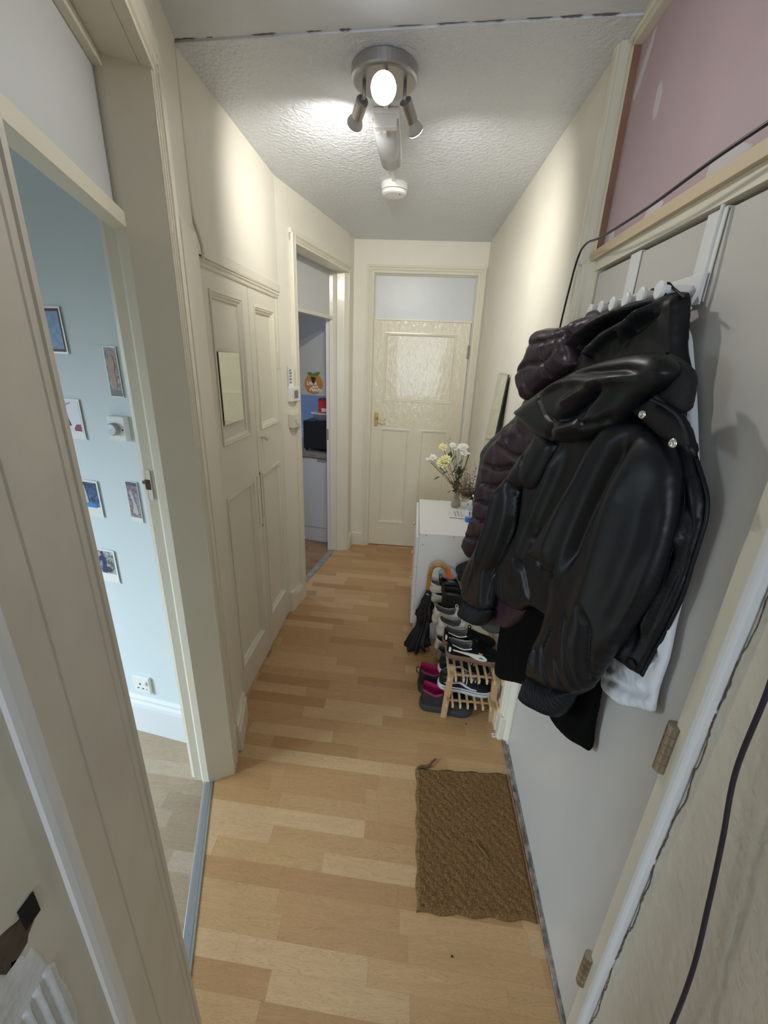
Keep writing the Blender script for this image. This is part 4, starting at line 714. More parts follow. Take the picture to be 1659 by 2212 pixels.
def vnoise(P, sc, seed):
    r = np.random.RandomState(seed); out = np.zeros(len(P))
    for k in range(7):
        a = r.uniform(0, 2 * math.pi); f = sc * r.uniform(.6, 1.8); ph = r.uniform(0, 6.28); out += np.sin((P[:, 0] * math.cos(a) + P[:, 1] * math.sin(a)) * f + ph + 1.2 * np.sin(P[:, 1] * f * .4 + ph))
    return out / 7
def garment(key, name, m, parent, Tf, Tb, R, res=.009, noise=.003, nsc=40, extra=None, gain=1.0, nstretch=(1, 1)):
    pl, off, outl, cr = SHAPES[key]
    p0, p1 = [np.array(q) for q in PLANES[pl]]; t = (p1 - p0) / np.linalg.norm(p1 - p0); n = np.array([-t[1], t[0]])
    if n[0] > 0: n = -n
    poly = smooth_poly(outl, 3)
    # resample boundary
    per = []; 
    for i in range(len(poly)):
        a, b = poly[i], poly[(i + 1) % len(poly)]; k = max(1, int(np.hypot(*(b - a)) / res))
        for j in range(k): per.append(a + (b - a) * j / k)
    per = np.array(per); nb = len(per)
    lo, hi = per.min(0), per.max(0); gx = np.arange(lo[0], hi[0], res); gz = np.arange(lo[1], hi[1], res * .866)
    G = np.array([(x + (res / 2 if k % 2 else 0), z) for k, z in enumerate(gz) for x in gx])
    G = G[in_poly(G, per)]
    D = np.full(len(G), 9.)
    for i in range(nb): d, _ = seg_dist(G, per[i], per[(i + 1) % nb]); D = np.minimum(D, d)
    G = G[D > res * .55]; D = D[D > res * .55]
    allp = [Vector(p) for p in per] + [Vector(p) for p in G]
    vs, es, fs, *_ = delaunay_2d_cdt(allp, [(i, (i + 1) % nb) for i in range(nb)], [tuple(range(nb))], 1, 1e-6)
    P = np.array([(v.x, v.y) for v in vs])
    D = np.full(len(P), 9.)
    for i in range(nb): d, _ = seg_dist(P, per[i], per[(i + 1) % nb]); D = np.minimum(D, d)
    tt = np.clip(D / R, 0, 1); prof = np.sqrt(np.clip(1 - (1 - tt) ** 2, 0, 1))
    edge = np.clip(D / .012, 0, 1)
    h = Tf * prof + noise * edge * vnoise(P * np.array(nstretch), nsc, len(outl))
    if cr == 'ribs':
        c = P.mean(0); q = P - c; u, s_, vt = np.linalg.svd(q, full_matrices=False); al = q @ vt[0]; ac = q @ vt[1]
        h += .0065 * edge * np.sin(al * 2 * math.pi / .0125 + .8 * np.sin(ac * 60))
    else:
        for pts, amp, w in cr:
            best = np.full(len(P), 9.); tl = np.zeros(len(P)); m_ = len(pts) - 1; w_ = w
            for i in range(m_):
                d, tq = seg_dist(P, pts[i], pts[i + 1]); k = d < best; best = np.where(k, d, best); tl = np.where(k, (i + tq) / m_, tl)
            taper = np.clip(np.minimum(tl, 1 - tl) * 5 + .25, 0, 1)
            h += gain * amp * np.exp(-(best / w_) ** 2) * taper * np.clip(D / .010, 0, 1)
    if extra: h = extra(P, D, h)
    hb = -Tb * prof
    h = np.maximum(h, hb + .0015)
    used = sorted({i for f in fs for i in f}); isb = D < 1e-5
    V = []; front = {}; back = {}
    o = p0 + n * off
    def W(i, d):
        q = o + t * P[i, 0] + n * d; lim = .511 + .0206 * (q[1] - .62) - .006
        return (min(q[0], lim - (.0025 if d > 0 else 0)), q[1], P[i, 1])
    for i in used:
        front[i] = len(V); V.append(W(i, h[i] if not isb[i] else 0))
        if isb[i]: back[i] = front[i]
        else: back[i] = len(V); V.append(W(i, hb[i]))
    mb = MB(); FF = []
    for f in fs: FF.append(tuple(front[i] for i in f)); FF.append(tuple(back[i] for i in reversed(f)))
    mb.add(V, FF)
    return mb.build(name, m, parent, smooth=True)
def PG(pl, off, u, z, d=0):
    p0, p1 = [np.array(q) for q in PLANES[pl]]; t = (p1 - p0) / np.linalg.norm(p1 - p0); n = np.array([-t[1], t[0]])
    if n[0] > 0: n = -n
    q = p0 + n * (off + d) + t * u; return (float(q[0]), float(q[1]), z), (float(n[0]), float(n[1]), 0)
# over-door rack
rk = thing('over_door_hook_rack', 'white over-door metal hook rack on the front door with six pegs', 'coat rack', (.515, 1.12, 1.83))
mb = MB(); fd.box(mb, .285, .715, .006, .009, 1.795, 1.85)
mb.build('back_plate', M['white'], rk, bevel=.002)
for a in (.285, .595): mb = MB(); fd.box(mb, a, a + .055, .0015, .0035, 1.80, 1.949); fd.box(mb, a, a + .055, -.045, .0015, 1.9455, 1.949); mb.build('strap', M['white'], rk)
mb = MB(); x0 = fd.P(.285, .010, 0); mb.tube(curve_pts([fd.P(.285, .012, 1.95), fd.P(.283, .014, 1.90), fd.P(.280, .016, 1.83), fd.P(.290, .022, 1.795), fd.P(.32, .024, 1.785), fd.P(.70, .020, 1.785)]), .0035, 8); mb.build('wire_frame', M['white'], rk, smooth=True)
for ph in (.320, .392, .464, .536, .608, .680):
    mb = MB(); c = fd.P(ph, .009, 1.822); mb.lathe([(.010, 0), (.010, .050), (.0165, .054), (.0165, .060), (.014, .062), (0, .062)], c, 20, tuple(fd.n)); mb.build('peg', M['white'], rk, smooth=False)
# clothes, from the far side towards the camera
g = thing('grey_puffer_jacket', 'slate grey padded jacket hanging furthest along the front door, behind the plum one', 'jacket', (.45, 1.3, 1.3))
garment('grey_body', 'jacket_body', M['grey_nylon'], g, .02, .02, .05, noise=.006, nsc=50)
c, n_ = PG('grey', 0, .355, .718, .024)
g = thing('plum_puffer_jacket', 'dark plum quilted puffer jacket with a hood hanging on the front door', 'jacket', (.42, 1.25, 1.3))
garment('purple_body', 'jacket_body', M['purple'], g, .045, .03, .06, noise=.005, nsc=60, gain=1.3)
garment('purple_shoulder', 'shoulder', M['purple'], g, .035, .02, .04, noise=.005, nsc=80)
garment('purple_hood', 'hood', M['purple'], g, .05, .05, .05, res=.006, noise=.004, nsc=90, gain=.9)
def band(pts, th, nm, m, parent): MB().tube(curve_pts(pts, 5), th, 8, flat=.3).build(nm, m, parent, smooth=True)
g = thing('white_cotton_bag', 'white crinkled cotton bag hanging against the door under the leather jacket', 'bag', (.50, .85, 1.2))
garment('white_bag', 'cloth', M['whitecloth'], g, .012, .004, .03, res=.007, noise=.0035, nsc=150, gain=1.5)
g = thing('black_wool_coat', 'long plain black wool coat whose hem hangs lowest on the front door', 'coat', (.45, 1.05, 1.0))
garment('wool_coat', 'coat_body', M['wool'], g, .02, .02, .04, noise=.002)
g = thing('black_nylon_coat', 'creased matte black coat hanging from the nearest peg above the leather jacket', 'coat', (.46, 1.0, 1.6))
garment('nylon_coat', 'coat_body', M['nylon'], g, .036, .02, .06, res=.006, noise=.003, nsc=70, gain=1.5)
for (u, z), (u2, z2) in (((-.005, 1.80), (.0, 1.833)),):
    a, _ = PG('nylon', 0, .02, 1.80, .02); c = fd.P(.320, .055, 1.822)
    MB().tube(curve_pts([(a[0], a[1] - .006, a[2]), (c[0] + .006, c[1] - .012, c[2] + .002), (c[0], c[1], c[2] + .012), (c[0] - .004, c[1] + .010, c[2] + .002), (a[0], a[1] + .02, a[2] - .005)]), .0026, 8).build('hanging_loop', M['nylon'], g, smooth=True)
for ph in (.392, .608, .680):
    c = fd.P(ph, .048, 1.822)
    lo_ = MB().tube(curve_pts([(c[0] + .002, c[1] - .012, c[2] - .035), (c[0] + .004, c[1] - .011, c[2]), (c[0], c[1], c[2] + .012), (c[0] - .002, c[1] + .010, c[2]), (c[0] - .004, c[1] + .014, c[2] - .035)]), .0024, 8)
    par = {.392: 'black_wool_coat', .608: 'plum_puffer_jacket', .680: 'grey_puffer_jacket'}[ph]
    lo_.build('hanging_loop', M['nylon'], bpy.data.objects[par], smooth=True)
J = thing('black_leather_jacket', 'large shiny black faux leather jacket with a hood and elasticated cuffs on the front door', 'jacket', (.42, 1.0, 1.4))
garment('leather_body', 'jacket_body', M['leather'], J, .026, .012, .05, res=.007, noise=.005, nsc=18, nstretch=(1, .35), gain=1.2)
garment('leather_sleeve_far', 'sleeve', M['leather'], J, .040, .03, .05, res=.007, noise=.003, nsc=25, nstretch=(1, .5), gain=1.1)
garment('leather_cuff_far', 'cuff', M['leather2'], J, .030, .025, .03, res=.003, noise=0)
garment('leather_sleeve_near', 'sleeve', M['leather'], J, .040, .035, .07, res=.007, noise=.004, nsc=22, nstretch=(1, .4), gain=1.15)
garment('leather_cuff_near', 'cuff', M['leather2'], J, .034, .03, .035, res=.003, noise=0)
hd = garment('leather_hood', 'hood', M['leather'], J, .036, .04, .045, res=.005, noise=.003, nsc=40, gain=1.1)
_o = SHAPES['leather_body'][2]; _pp = [PG('leather', 0, u, z, .004)[0] for u, z in _o[4:15]]
_pp = [(min(x, .511 + .0206 * (y - .62) - .009), y, z) for x, y, z in _pp]
MB().tube(curve_pts(_pp, 8), .0036, 8).build('edge_piping', M['leather'], J, smooth=True)
MB().tube(curve_pts([PG('leather', 0, u, z, .022)[0] for u, z in [(_o[k][0] + .028, _o[k][1] + .004) for k in range(6, 13)]], 6), .0012, 6).build('stitch_line', M['leather2'], J, smooth=True)
co = garment('leather_collar', 'collar', mat('black_ribbed_knit', (.010, .011, .013), .75, bump=.5, bscale=400), J, .02, .02, .025, res=.006, noise=.001)
pk = garment('leather_placket', 'placket', M['leather'], J, .012, .01, .012, res=.005, noise=.001)
for u, z in ((.010, 1.603), (-.072, 1.567)):
    c, n_ = PG('leather', .045, u, z, .0115); sn = MB().lathe([(.0085, 0), (.0085, .002), (.006, .004), (.004, .0035), (.0035, .002), (0, .002)], c, 20, n_).build('snap', M['rim'], J, smooth=True)
c, n_ = PG('leather', 0, -.080, 1.124, .020); MB().lathe([(.012, 0), (.012, .002), (.010, .004), (0, .0045)], c, 20, n_).build('snap', M['leather2'], J, smooth=True)
# zip teeth along the collar edge
zt = MB()
za = [(-.002, 1.629), (-.036, 1.621), (-.067, 1.608), (-.089, 1.587), (-.099, 1.571)]
zp = curve_pts([PG('leather', .045, u, z, .012)[0] for u, z in za], 10)
for q in zp[::1]: zt.lathe([(.003, -.0015), (.003, .0015)], q, 6, (0.3, 0.2, 1))
zt.build('zip_teeth', M['thread'], J)

# ================================================================== SHOE RACK
rack = thing('shoe_rack', 'low two-tier wooden shoe rack of thin slats against the right wall', 'shoe rack', (.35, 1.9, 0))
RX = [.236, .267, .303, .339, .375, .411, .447, .482]
for x in RX:
    mb = MB(); mb.box(x - .0045, x + .0045, 1.575, 2.185, .275, .298); mb.build('top_slat', M['slat'], rack, bevel=.0015)
for x in RX:
    mb = MB(); mb.box(x - .0045, x + .0045, 1.575, 2.185, .118, .140); mb.build('lower_slat', M['slat'], rack, bevel=.0015)
for y in (1.635, 2.125):
    for x0, s in ((.246, -1), (.464, 1)):
        mb = MB(); mb.hexa([(x0 - .014 + s * .010, y - .010, 0), (x0 + .014 + s * .010, y - .010, 0), (x0 + .014 + s * .010, y + .010, 0), (x0 - .014 + s * .010, y + .010, 0),
            (x0 - .015 - s * .006, y - .010, .318), (x0 + .015 - s * .006, y - .010, .318), (x0 + .015 - s * .006, y + .010, .318), (x0 - .015 - s * .006, y + .010, .318)]); mb.build('leg', M['beech'], rack, bevel=.002)
    for z in (.262, .104): mb = MB(); mb.tube([(.24, y, z + .006), (.475, y, z + .006)], .0065, 10); mb.build('crossbar', M['slat'], rack, smooth=True)

# ------------------------------------------------------------------ shoe builder (local: x heel->toe, y sideways, z up)
PW = [(0, .10), (.015, .42), (.05, .62), (.12, .74), (.25, .76), (.38, .74), (.5, .82), (.62, .95), (.74, 1.0), (.84, .95), (.92, .78), (.97, .52), (.993, .25), (1, .06)]
def interp(tb, t):
    for (a, va), (b, vb) in zip(tb, tb[1:]):
        if t <= b: return va + (vb - va) * (t - a) / (b - a)
    return tb[-1][1]
class Shoe:
    def __init__(s, root, Ln, W, sole, H, o0, o1, rim, m_up, m_sole, m_lin, nexp=2.8, shaft=1.0, foxing=None):
        s.L, s.W, s.sole, s.H, s.n = Ln, W, sole, H, nexp; s.rim = rim; s.o0, s.o1 = o0, o1
        mb = MB(); secs = []
        N = 40; K = 44
        ts = [0.5 - .5 * math.cos(math.pi * i / N) for i in range(N + 1)]
        for lv in ((1.00, 0), (1.05, sole * .25), (1.06, sole * .8), (1.02, sole * 1.15)):
            sc_, z = lv; ring = [(Ln * (.5 + (t - .5) * (1 + (sc_ - 1) * .6)), W / 2 * interp(PW, t) * sc_, z + (sole * .5 if t > .9 else 0) * (t - .9) / .1 * (1 if z == 0 else .5)) for t in ts]
            ring += [(x, -y, zz) for x, y, zz in ring[::-1]][1:-1] if False else [(x, -y, zz) for x, y, zz in ring[::-1]]
            secs.append(ring)
        mb.loft(secs); s.sole_o = mb.build('sole', m_sole, root, smooth=True, local=True)
        # upper
        V = []; fU = []; fI = []; io = []
        A = 9; NT = 34
        tl = [i / NT for i in range(NT + 1)]
        for t in tl:
            te = min(max(t, .008), .992); w_ = s.hw(te); Ht = interp(H, te); opn = o0 <= te <= o1; rz = interp(rim, te) if opn else Ht
            row = []
            for k in range(A):  # outer left side up
                f = k / (A - 1); z = sole + (rz - sole) * (f if opn else math.sin(f * math.pi / 2 * .86)); row.append((te * Ln, s.y_at(te, z), z))
            if opn:
                y, z = row[-1][1], row[-1][2]; ins = [(y * .90, z + .001), (y * .82, z - .006), (y * .80, sole + .014), (0, sole + .008)]
            else:
                z0_ = row[-1][2]; y0_ = row[-1][1]; ins = [(y0_ * q, z0_ + (Ht - z0_) * math.sqrt(max(0, 1 - q * q)) * 1.0) for q in (.8, .6, .35, 0)]
            row += [(te * Ln, a, b) for a, b in ins]
            row += [(x, -y, z) for x, y, z in row[::-1][1:]]
            V.append(row); io.append(opn)
        kk = len(V[0]); flat_ = [p for r in V for p in r]
        for i in range(NT):
            for j in range(kk - 1):
                f = (i * kk + j, i * kk + j + 1, (i + 1) * kk + j + 1, (i + 1) * kk + j)
                inner = A <= j < kk - A - 1
                (fI if inner and (io[i] or io[i + 1]) else fU).append(f)
        fU += [tuple(range(kk))[::-1], tuple(NT * kk + j for j in range(kk))]
        u = MB(); u.add(flat_, fU); s.up = u.build('upper', m_up, root, smooth=True, local=True)
        u = MB(); u.add(flat_, fI); s.lin = u.build('lining', m_lin, root, smooth=True, local=True)
    def hw(s, t): return s.W / 2 * interp(PW, t)
    def y_at(s, t, z):
        Ht = max(interp(s.H, t), interp(s.rim, t) * 1.25 if s.o0 <= t <= s.o1 else 0); zz = min(max((z - s.sole) / (Ht - s.sole), 0), .999); return s.hw(t) * (1 - zz ** s.n) ** (1 / s.n)
    def stripe(s, nm, pts, m, side, off=.0022, sub=6):
        """pts: [(t, zlow, zhigh)]"""
        mb = MB(); rows = []
        for i in range(len(pts) - 1):
            for k in range(sub + (1 if i == len(pts) - 2 else 0)):
                f = k / sub; a, b = pts[i], pts[i + 1]; t, z0, z1 = [a[q] + (b[q] - a[q]) * f for q in range(3)]
                out = [(t * s.L, side * (s.y_at(t, z0 + (z1 - z0) * g / 3) + off), z0 + (z1 - z0) * g / 3) for g in range(4)]
                inn = [(x, y - side * (off + .001), z) for x, y, z in out[::-1]]
                rows.append(out + inn)
        mb.loft(rows); return mb.build(nm, m, s.up, smooth=False, local=True)
    def top(s, t, f):
        Ht = interp(s.H, t); z = Ht - .0; y = s.hw(t) * .62 * f; zz = s.sole + (Ht - s.sole) * (1 - min(abs(y / s.hw(t)), .98) ** s.n) ** (1 / s.n); return (t * s.L, y, zz + .0025)
    def laces(s, t0, t1, n, m, r=.0018, bow=False):
        mb = MB()
        for i in range(n):
            t = t0 + (t1 - t0) * i / (n - 1); mb.tube([s.top(t, f) for f in (-.8, -.45, 0, .45, .8)], r, 6)
            if i < n - 1: t2 = t0 + (t1 - t0) * (i + 1) / (n - 1); mb.tube([s.top(t, -.8), s.top((t + t2) / 2, 0), s.top(t2, .8)], r, 6)
        if bow:
            a = Vector(s.top(t0, 0))
            for sg in (-1, 1):
                mb.tube(curve_pts([a, a + Vector((-.004, sg * .012, .010)), a + Vector((.006, sg * .024, .008)), a + Vector((.012, sg * .016, .002)), a]), r, 6)
                mb.tube(curve_pts([a, a + Vector((.01, sg * .015, .004)), a + Vector((.014, sg * .034, -.008)), a + Vector((.012, sg * .042, -.028))]), r, 6)
        return mb.build('laces', m, s.up, smooth=True, local=True)
SNK_H = [(0, .075), (.05, .088), (.2, .075), (.35, .080), (.45, .088), (.55, .078), (.68, .060), (.8, .050), (.92, .042), (.98, .034), (1, .026)]
SNK_R = [(0, .070), (.06, .082), (.15, .066), (.28, .056), (.38, .066), (.46, .084), (1, .084)]
def place(o, loc, rz, tilt=(0, 0)): o.location = loc; o.rotation_euler = (tilt[0], tilt[1], rz)
SM = {}
SM['suede'] = mat('black_suede', (.006, .006, .0065), .95, spec=.2, bump=.3, bscale=500)
SM['gum'] = mat('gum_sole', (.20, .115, .07), .55)
SM['greylin'] = mat('grey_lining', (.13, .13, .135), .8, bump=.3, bscale=300)
SM['white'] = mat('white_leather', (.74, .72, .68), .42)
SM['cream'] = mat('cream_leather', (.68, .64, .57), .5, var=.12, vscale=30, bump=.15, bscale=80)
SM['creamsole'] = mat('cream_rubber', (.60, .56, .46), .6, var=.15, vscale=25)
SM['lace'] = mat('lace_cream', (.66, .62, .54), .8)
SM['lacew'] = mat('lace_white', (.66, .66, .68), .8)
SM['canvas'] = mat('black_canvas', (.009, .009, .010), .85, bump=.4, bscale=600)
SM['rubberw'] = mat('white_rubber', (.62, .63, .64), .5)
SM['boot'] = mat('black_boot_leather', (.014, .014, .014), .35, bump=.3, bscale=50)
SM['bootsole'] = mat('black_rubber', (.012, .012, .012), .6)
SM['hike'] = mat('charcoal_hiking_fabric', (.035, .034, .036), .7, bump=.4, bscale=200, var=.3, vscale=20)
SM['hikesole'] = mat('dark_grey_rubber', (.045, .05, .05), .7)
SM['pink'] = mat('magenta_lining', (.50, .015, .14), .75, bump=.3, bscale=200)
SM['gold'] = mat('gold_foil', (.55, .40, .15), .4, metal=.7)
ZT = .2985   # top of the upper slats
# black suede sneakers with the white side flash
def suede(name_label, loc, rz, tilt=(0, 0), full=True, lab_g='black suede trainers on the top tier'):
    t = thing('suede_trainer', name_label, 'shoe', group=lab_g); sh = Shoe(t, .262, .098, .024, [(a, b + .004) for a, b in SNK_H], .05, .44, SNK_R, SM['suede'], SM['gum'], SM['greylin'])
    for side in (-1, 1):
        sh.stripe('side_flash', [(.10, .052, .058), (.25, .046, .054), (.40, .038, .052), (.52, .027, .053), (.60, .024, .055), (.66, .025, .050), (.72, .030, .040)], SM['white'], side)
        sh.stripe('piping', [(.08, .078, .080), (.2, .066, .069), (.3, .062, .065), (.38, .066, .069), (.43, .072, .076)], SM['white'], side)
        sh.stripe('heel_mark', [(.03, .040, .060), (.055, .036, .066), (.07, .05, .06)], SM['white'], side)
        sh.stripe('gold_lettering', [(.56, .0595, .0625), (.64, .0555, .0585)], SM['gold'], side)
        sh.stripe('leaping_cat_mark', [(.575, .036, .039), (.60, .038, .043), (.625, .036, .043), (.65, .034, .037)], SM['greylin'], side, off=.0030)
    sh.laces(.46, .68, 6, SM['suede'], .0024, bow=True); place(t, loc, rz, tilt); return t
suede('black suede trainer with a white side flash nearest the front of the shoe rack', (.222, 1.700, ZT + .033), math.radians(-2), (0, math.radians(3)))
suede('black suede trainer behind its partner, tucked under the leather sleeve on the rack', (.214, 1.795, ZT + .030), math.radians(-4), (0, math.radians(0)))
def white_sn(label, loc, rz):
    t = thing('white_trainer', label, 'shoe', group='worn white trainers on the top tier'); sh = Shoe(t, .272, .10, .030, [(a, b + .008) for a, b in SNK_H], .05, .42, [(a, b + .004) for a, b in SNK_R], SM['cream'], SM['creamsole'], SM['greylin'])
    for side in (-1, 1):
        sh.stripe('side_panel', [(.16, .045, .07), (.3, .04, .058), (.45, .038, .052), (.52, .04, .045)], SM['white'], side); sh.stripe('heel_panel', [(.02, .035, .055), (.10, .035, .060), (.16, .035, .045)], SM['creamsole'], side)
        sh.stripe('piping', [(.06, .081, .086), (.2, .066, .071), (.3, .062, .067), (.40, .070, .075)], SM['creamsole'], side)
    sh.laces(.44, .68, 6, SM['lace'], .0024, bow=True); place(t, loc, rz, (0, math.radians(3)))
white_sn('worn white trainer directly behind the black suede pair', (.185, 1.895, ZT + .018), math.radians(-3))
white_sn('worn white trainer further back, its bow standing up', (.166, 1.995, ZT + .018), math.radians(-2))
# ankle boots behind
def boot(label, loc, rz, loop=True):
    t = thing('ankle_boot', label, 'boot', group='black ankle boots at the back of the rack')
    H = [(0, .165), (.1, .172), (.35, .170), (.40, .150), (.48, .105), (.58, .082), (.72, .062), (.88, .052), (.97, .04), (1, .03)]
    sh = Shoe(t, .27, .10, .028, H, .03, .36, [(0, .160), (.1, .168), (.3, .166), (.36, .160), (1, .16)], SM['boot'], SM['bootsole'], SM['bootsole'], nexp=9)
    if loop: MB().tube([(.006, 0, .140), (-.004, 0, .165), (-.004, 0, .190), (.003, 0, .200), (.010, 0, .188), (.012, 0, .150)], .006, 6, flat=.35).build('pull_loop', mat('yellow_black_webbing', (.12, .09, .03), .8, col2=(.02, .02, .02), vscale=150), t, smooth=True, local=True)
    sh.stripe('welt_stitch', [(.10, .031, .034), (.5, .031, .034), (.9, .031, .034)], mat('yellow_stitch', (.25, .20, .08), .7), 1); place(t, loc, rz)
boot('black leather ankle boot behind the white trainers, open at the top', (.215, 2.085, ZT), 0, True)
boot('rearmost black leather ankle boot with a webbing loop at its heel', (.205, 2.180, ZT + .012), math.radians(4), True)
# beige trainer stacked at the back left
for k, (lb, z) in enumerate((('beige chunky trainer lying soles-out on top of another behind the umbrella', .425), ('lower beige chunky trainer beneath the other behind the umbrella', .362))):
    t = thing('beige_trainer', lb, 'shoe', group='beige trainers stacked at the back of the rack'); sh = Shoe(t, .24, .085, .028, [(a, b * .72) for a, b in SNK_H], .05, .42, [(a, b * .70) for a, b in SNK_R], SM['cream'], SM['creamsole'], SM['greylin'])
    place(t, (.150 + .01 * k, 2.165, z - .022), math.radians(14))
# black slides leaning against the cabinet
def slide(label, loc, rot, grp='black slides leaning at the back of the rack'):
    t = thing('slide_sandal', label, 'shoe', group=grp); Ln, W = .25, .095; mb = MB(); ts = [0.5 - .5 * math.cos(math.pi * i / 24) for i in range(25)]
    secs = []
    for sc_, z in ((.97, 0), (1, .006), (1, .020), (.96, .026)):
        r = [(Ln * t_, W / 2 * interp(PW, t_) * sc_, z) for t_ in ts]; secs.append(r + [(x, -y, q) for x, y, q in r[::-1]])
    mb.loft(secs); mb.build('footbed', SM['bootsole'], t, smooth=False, local=True, bevel=.003)
    mb = MB(); secs = []
    for t_ in (.50, .56, .64, .72, .78):
        w_ = W / 2 * interp(PW, t_) * 1.03; o = [(t_ * Ln, w_ * math.cos(a), .010 + .058 * math.sin(a)) for a in [math.pi * k / 14 for k in range(15)]]
        i_ = [(t_ * Ln, w_ * .93 * math.cos(a), .008 + .053 * math.sin(a)) for a in [math.pi * k / 14 for k in range(15)]][::-1]; secs.append(o + i_)
    mb.loft(secs); mb.build('strap', SM['boot'], t, smooth=True, local=True)
    mb = MB(); secs = []
    for t_ in (.60, .66):
        w_ = W / 2 * interp(PW, t_) * 1.03; o = [(t_ * Ln, (w_ + .001) * math.cos(a), .010 + .0595 * math.sin(a)) for a in [math.pi * k / 14 for k in range(15)]]; i_ = [(x, y * .98, z * .985) for x, y, z in o][::-1]; secs.append(o + i_)
    mb.loft(secs); mb.build('white_stripe', SM['white'], t, local=True)
    t.location = loc; t.rotation_euler = rot
slide('black slide sandal standing upright with a white stripe, against the white cabinet', (.300, 2.215, .515), (math.radians(70), math.radians(-30), 0))
slide('second black slide sandal lying lower in front of the upright one', (.300, 2.165, .508), (math.radians(25), math.radians(20), math.radians(5)))
# clear bag with orange tag
bg = thing('clear_bag', 'crumpled clear plastic bag with a bright orange piece behind the umbrella handle', 'bag', (.26, 2.21, .47))
mb = MB(); pr = random.Random(2); secs = []
for i in range(9):
    f = i / 8; r = .012 + .040 * math.sin(math.pi * min(1, f * 1.05)) ; secs.append([(.262 + r * 1.3 * math.cos(a) * pr.uniform(.85, 1.1), 2.215 + .5 * r * math.sin(a), .458 + .075 * f + pr.uniform(-.003, .003)) for a in [2 * math.pi * k / 18 for k in range(18)]])
mb.loft(secs); mb.build('plastic_film', mat('clear_film', (.62, .66, .72), .25, trans=.35, ior=1.1), bg, smooth=True)
mb = MB(); mb.loft([[(.228, 2.170, .500), (.284, 2.166, .490), (.264, 2.168, .520), (.256, 2.168, .556), (.240, 2.169, .556)], [(.228, 2.174, .500), (.284, 2.170, .490), (.264, 2.172, .520), (.256, 2.172, .556), (.240, 2.173, .556)]]); tag(mb.build('orange_flap', mat('fluorescent_orange', (1.0, .16, .02), .5), bg, bevel=.001), 'fluorescent orange flap')
# skate shoes on the lower tier
def skate(label, loc, rz, bow):
    t = thing('skate_shoe', label, 'shoe', group='black and white skate shoes on the lower tier'); sh = Shoe(t, .272, .10, .027, SNK_H, .05, .42, SNK_R, SM['canvas'], SM['rubberw'], SM['greylin'])
    for side in (-1, 1):
        sh.stripe('sole_line', [(.03, .0225, .0240), (.3, .0225, .0240), (.7, .0225, .0240), (.97, .0225, .0240)], SM['canvas'], side, off=.0042)
        sh.stripe('side_wave', [(.10, .046, .050), (.25, .050, .056), (.36, .056, .064), (.42, .050, .064), (.50, .040, .052), (.58, .036, .044), (.66, .036, .043), (.68, .037, .040)], SM['rubberw'], side)
        sh.stripe('collar_piping', [(.07, .078, .081), (.2, .064, .067), (.3, .055, .058), (.40, .066, .069)], SM['greylin'], side)
    sh.laces(.44, .70, 6, SM['lacew'], .0026, bow=bow); place(t, loc, rz, (0, math.radians(2)))
skate('black skate shoe with a white wave stripe at the front of the lower tier', (.200, 1.700, .1405), math.radians(-3), True)
skate('second black skate shoe behind it on the lower tier', (.206, 1.805, .1405), math.radians(2), False)
# things further back on the lower tier seen through the left side
t = thing('cream_shoe', 'pale shoe at the far end of the lower tier beside the cabinet', 'shoe'); sh = Shoe(t, .25, .09, .024, [(a, b * .85) for a, b in SNK_H], .05, .42, [(a, b * .85) for a, b in SNK_R], SM['cream'], SM['creamsole'], SM['greylin']); place(t, (.195, 1.99, .1405), 0)
t = thing('brown_grey_shoe', 'dull grey-brown shoe on the lower tier between the skate shoes and the pale shoe', 'shoe'); sh = Shoe(t, .25, .09, .020, [(a, b * .85) for a, b in SNK_H], .05, .42, [(a, b * .85) for a, b in SNK_R], mat('taupe_fabric', (.20, .17, .14), .8), SM['gum'], SM['greylin']); place(t, (.200, 1.895, .1405), 0)
# hiking boots on the floor
def hike(label, loc, rz):
    t = thing('hiking_boot', label, 'boot', group='hiking boots on the floor beside the rack')
    H = [(0, .115), (.08, .135), (.30, .128), (.42, .125), (.50, .105), (.62, .085), (.75, .068), (.88, .058), (.97, .045), (1, .034)]
    sh = Shoe(t, .268, .112, .032, H, .03, .44, [(0, .110), (.06, .132), (.18, .118), (.30, .106), (.40, .122), (.44, .128), (1, .128)], SM['hike'], SM['hikesole'], SM['pink'], nexp=4)
    for side in (-1, 1):
        sh.stripe('collar_piping', [(.04, .122, .130), (.14, .114, .121), (.28, .100, .107), (.40, .112, .120)], SM['pink'], side); sh.stripe('toe_rand', [(.68, .032, .048), (.85, .034, .052), (.97, .034, .042)], SM['hikesole'], side)
        sh.stripe('side_line', [(.45, .05, .053), (.6, .06, .063), (.7, .052, .054)], mat('faded_plum', (.12, .04, .09), .7), side)
    MB().tube(curve_pts([(.004, 0, .075), (-.012, .006, .09), (-.014, .004, .115), (.0, 0, .125)]), .0028, 6).build('heel_loop', SM['bootsole'], t, smooth=True, local=True)
    sh.laces(.47, .70, 6, SM['bootsole'], .0022, bow=False); place(t, loc, rz)
hike('nearer dark hiking boot with magenta lining, its toe under the shoe rack', (.118, 1.700, 0), math.radians(-3))
hike('further dark hiking boot with magenta lining beside the umbrella', (.108, 1.835, 0), math.radians(2))

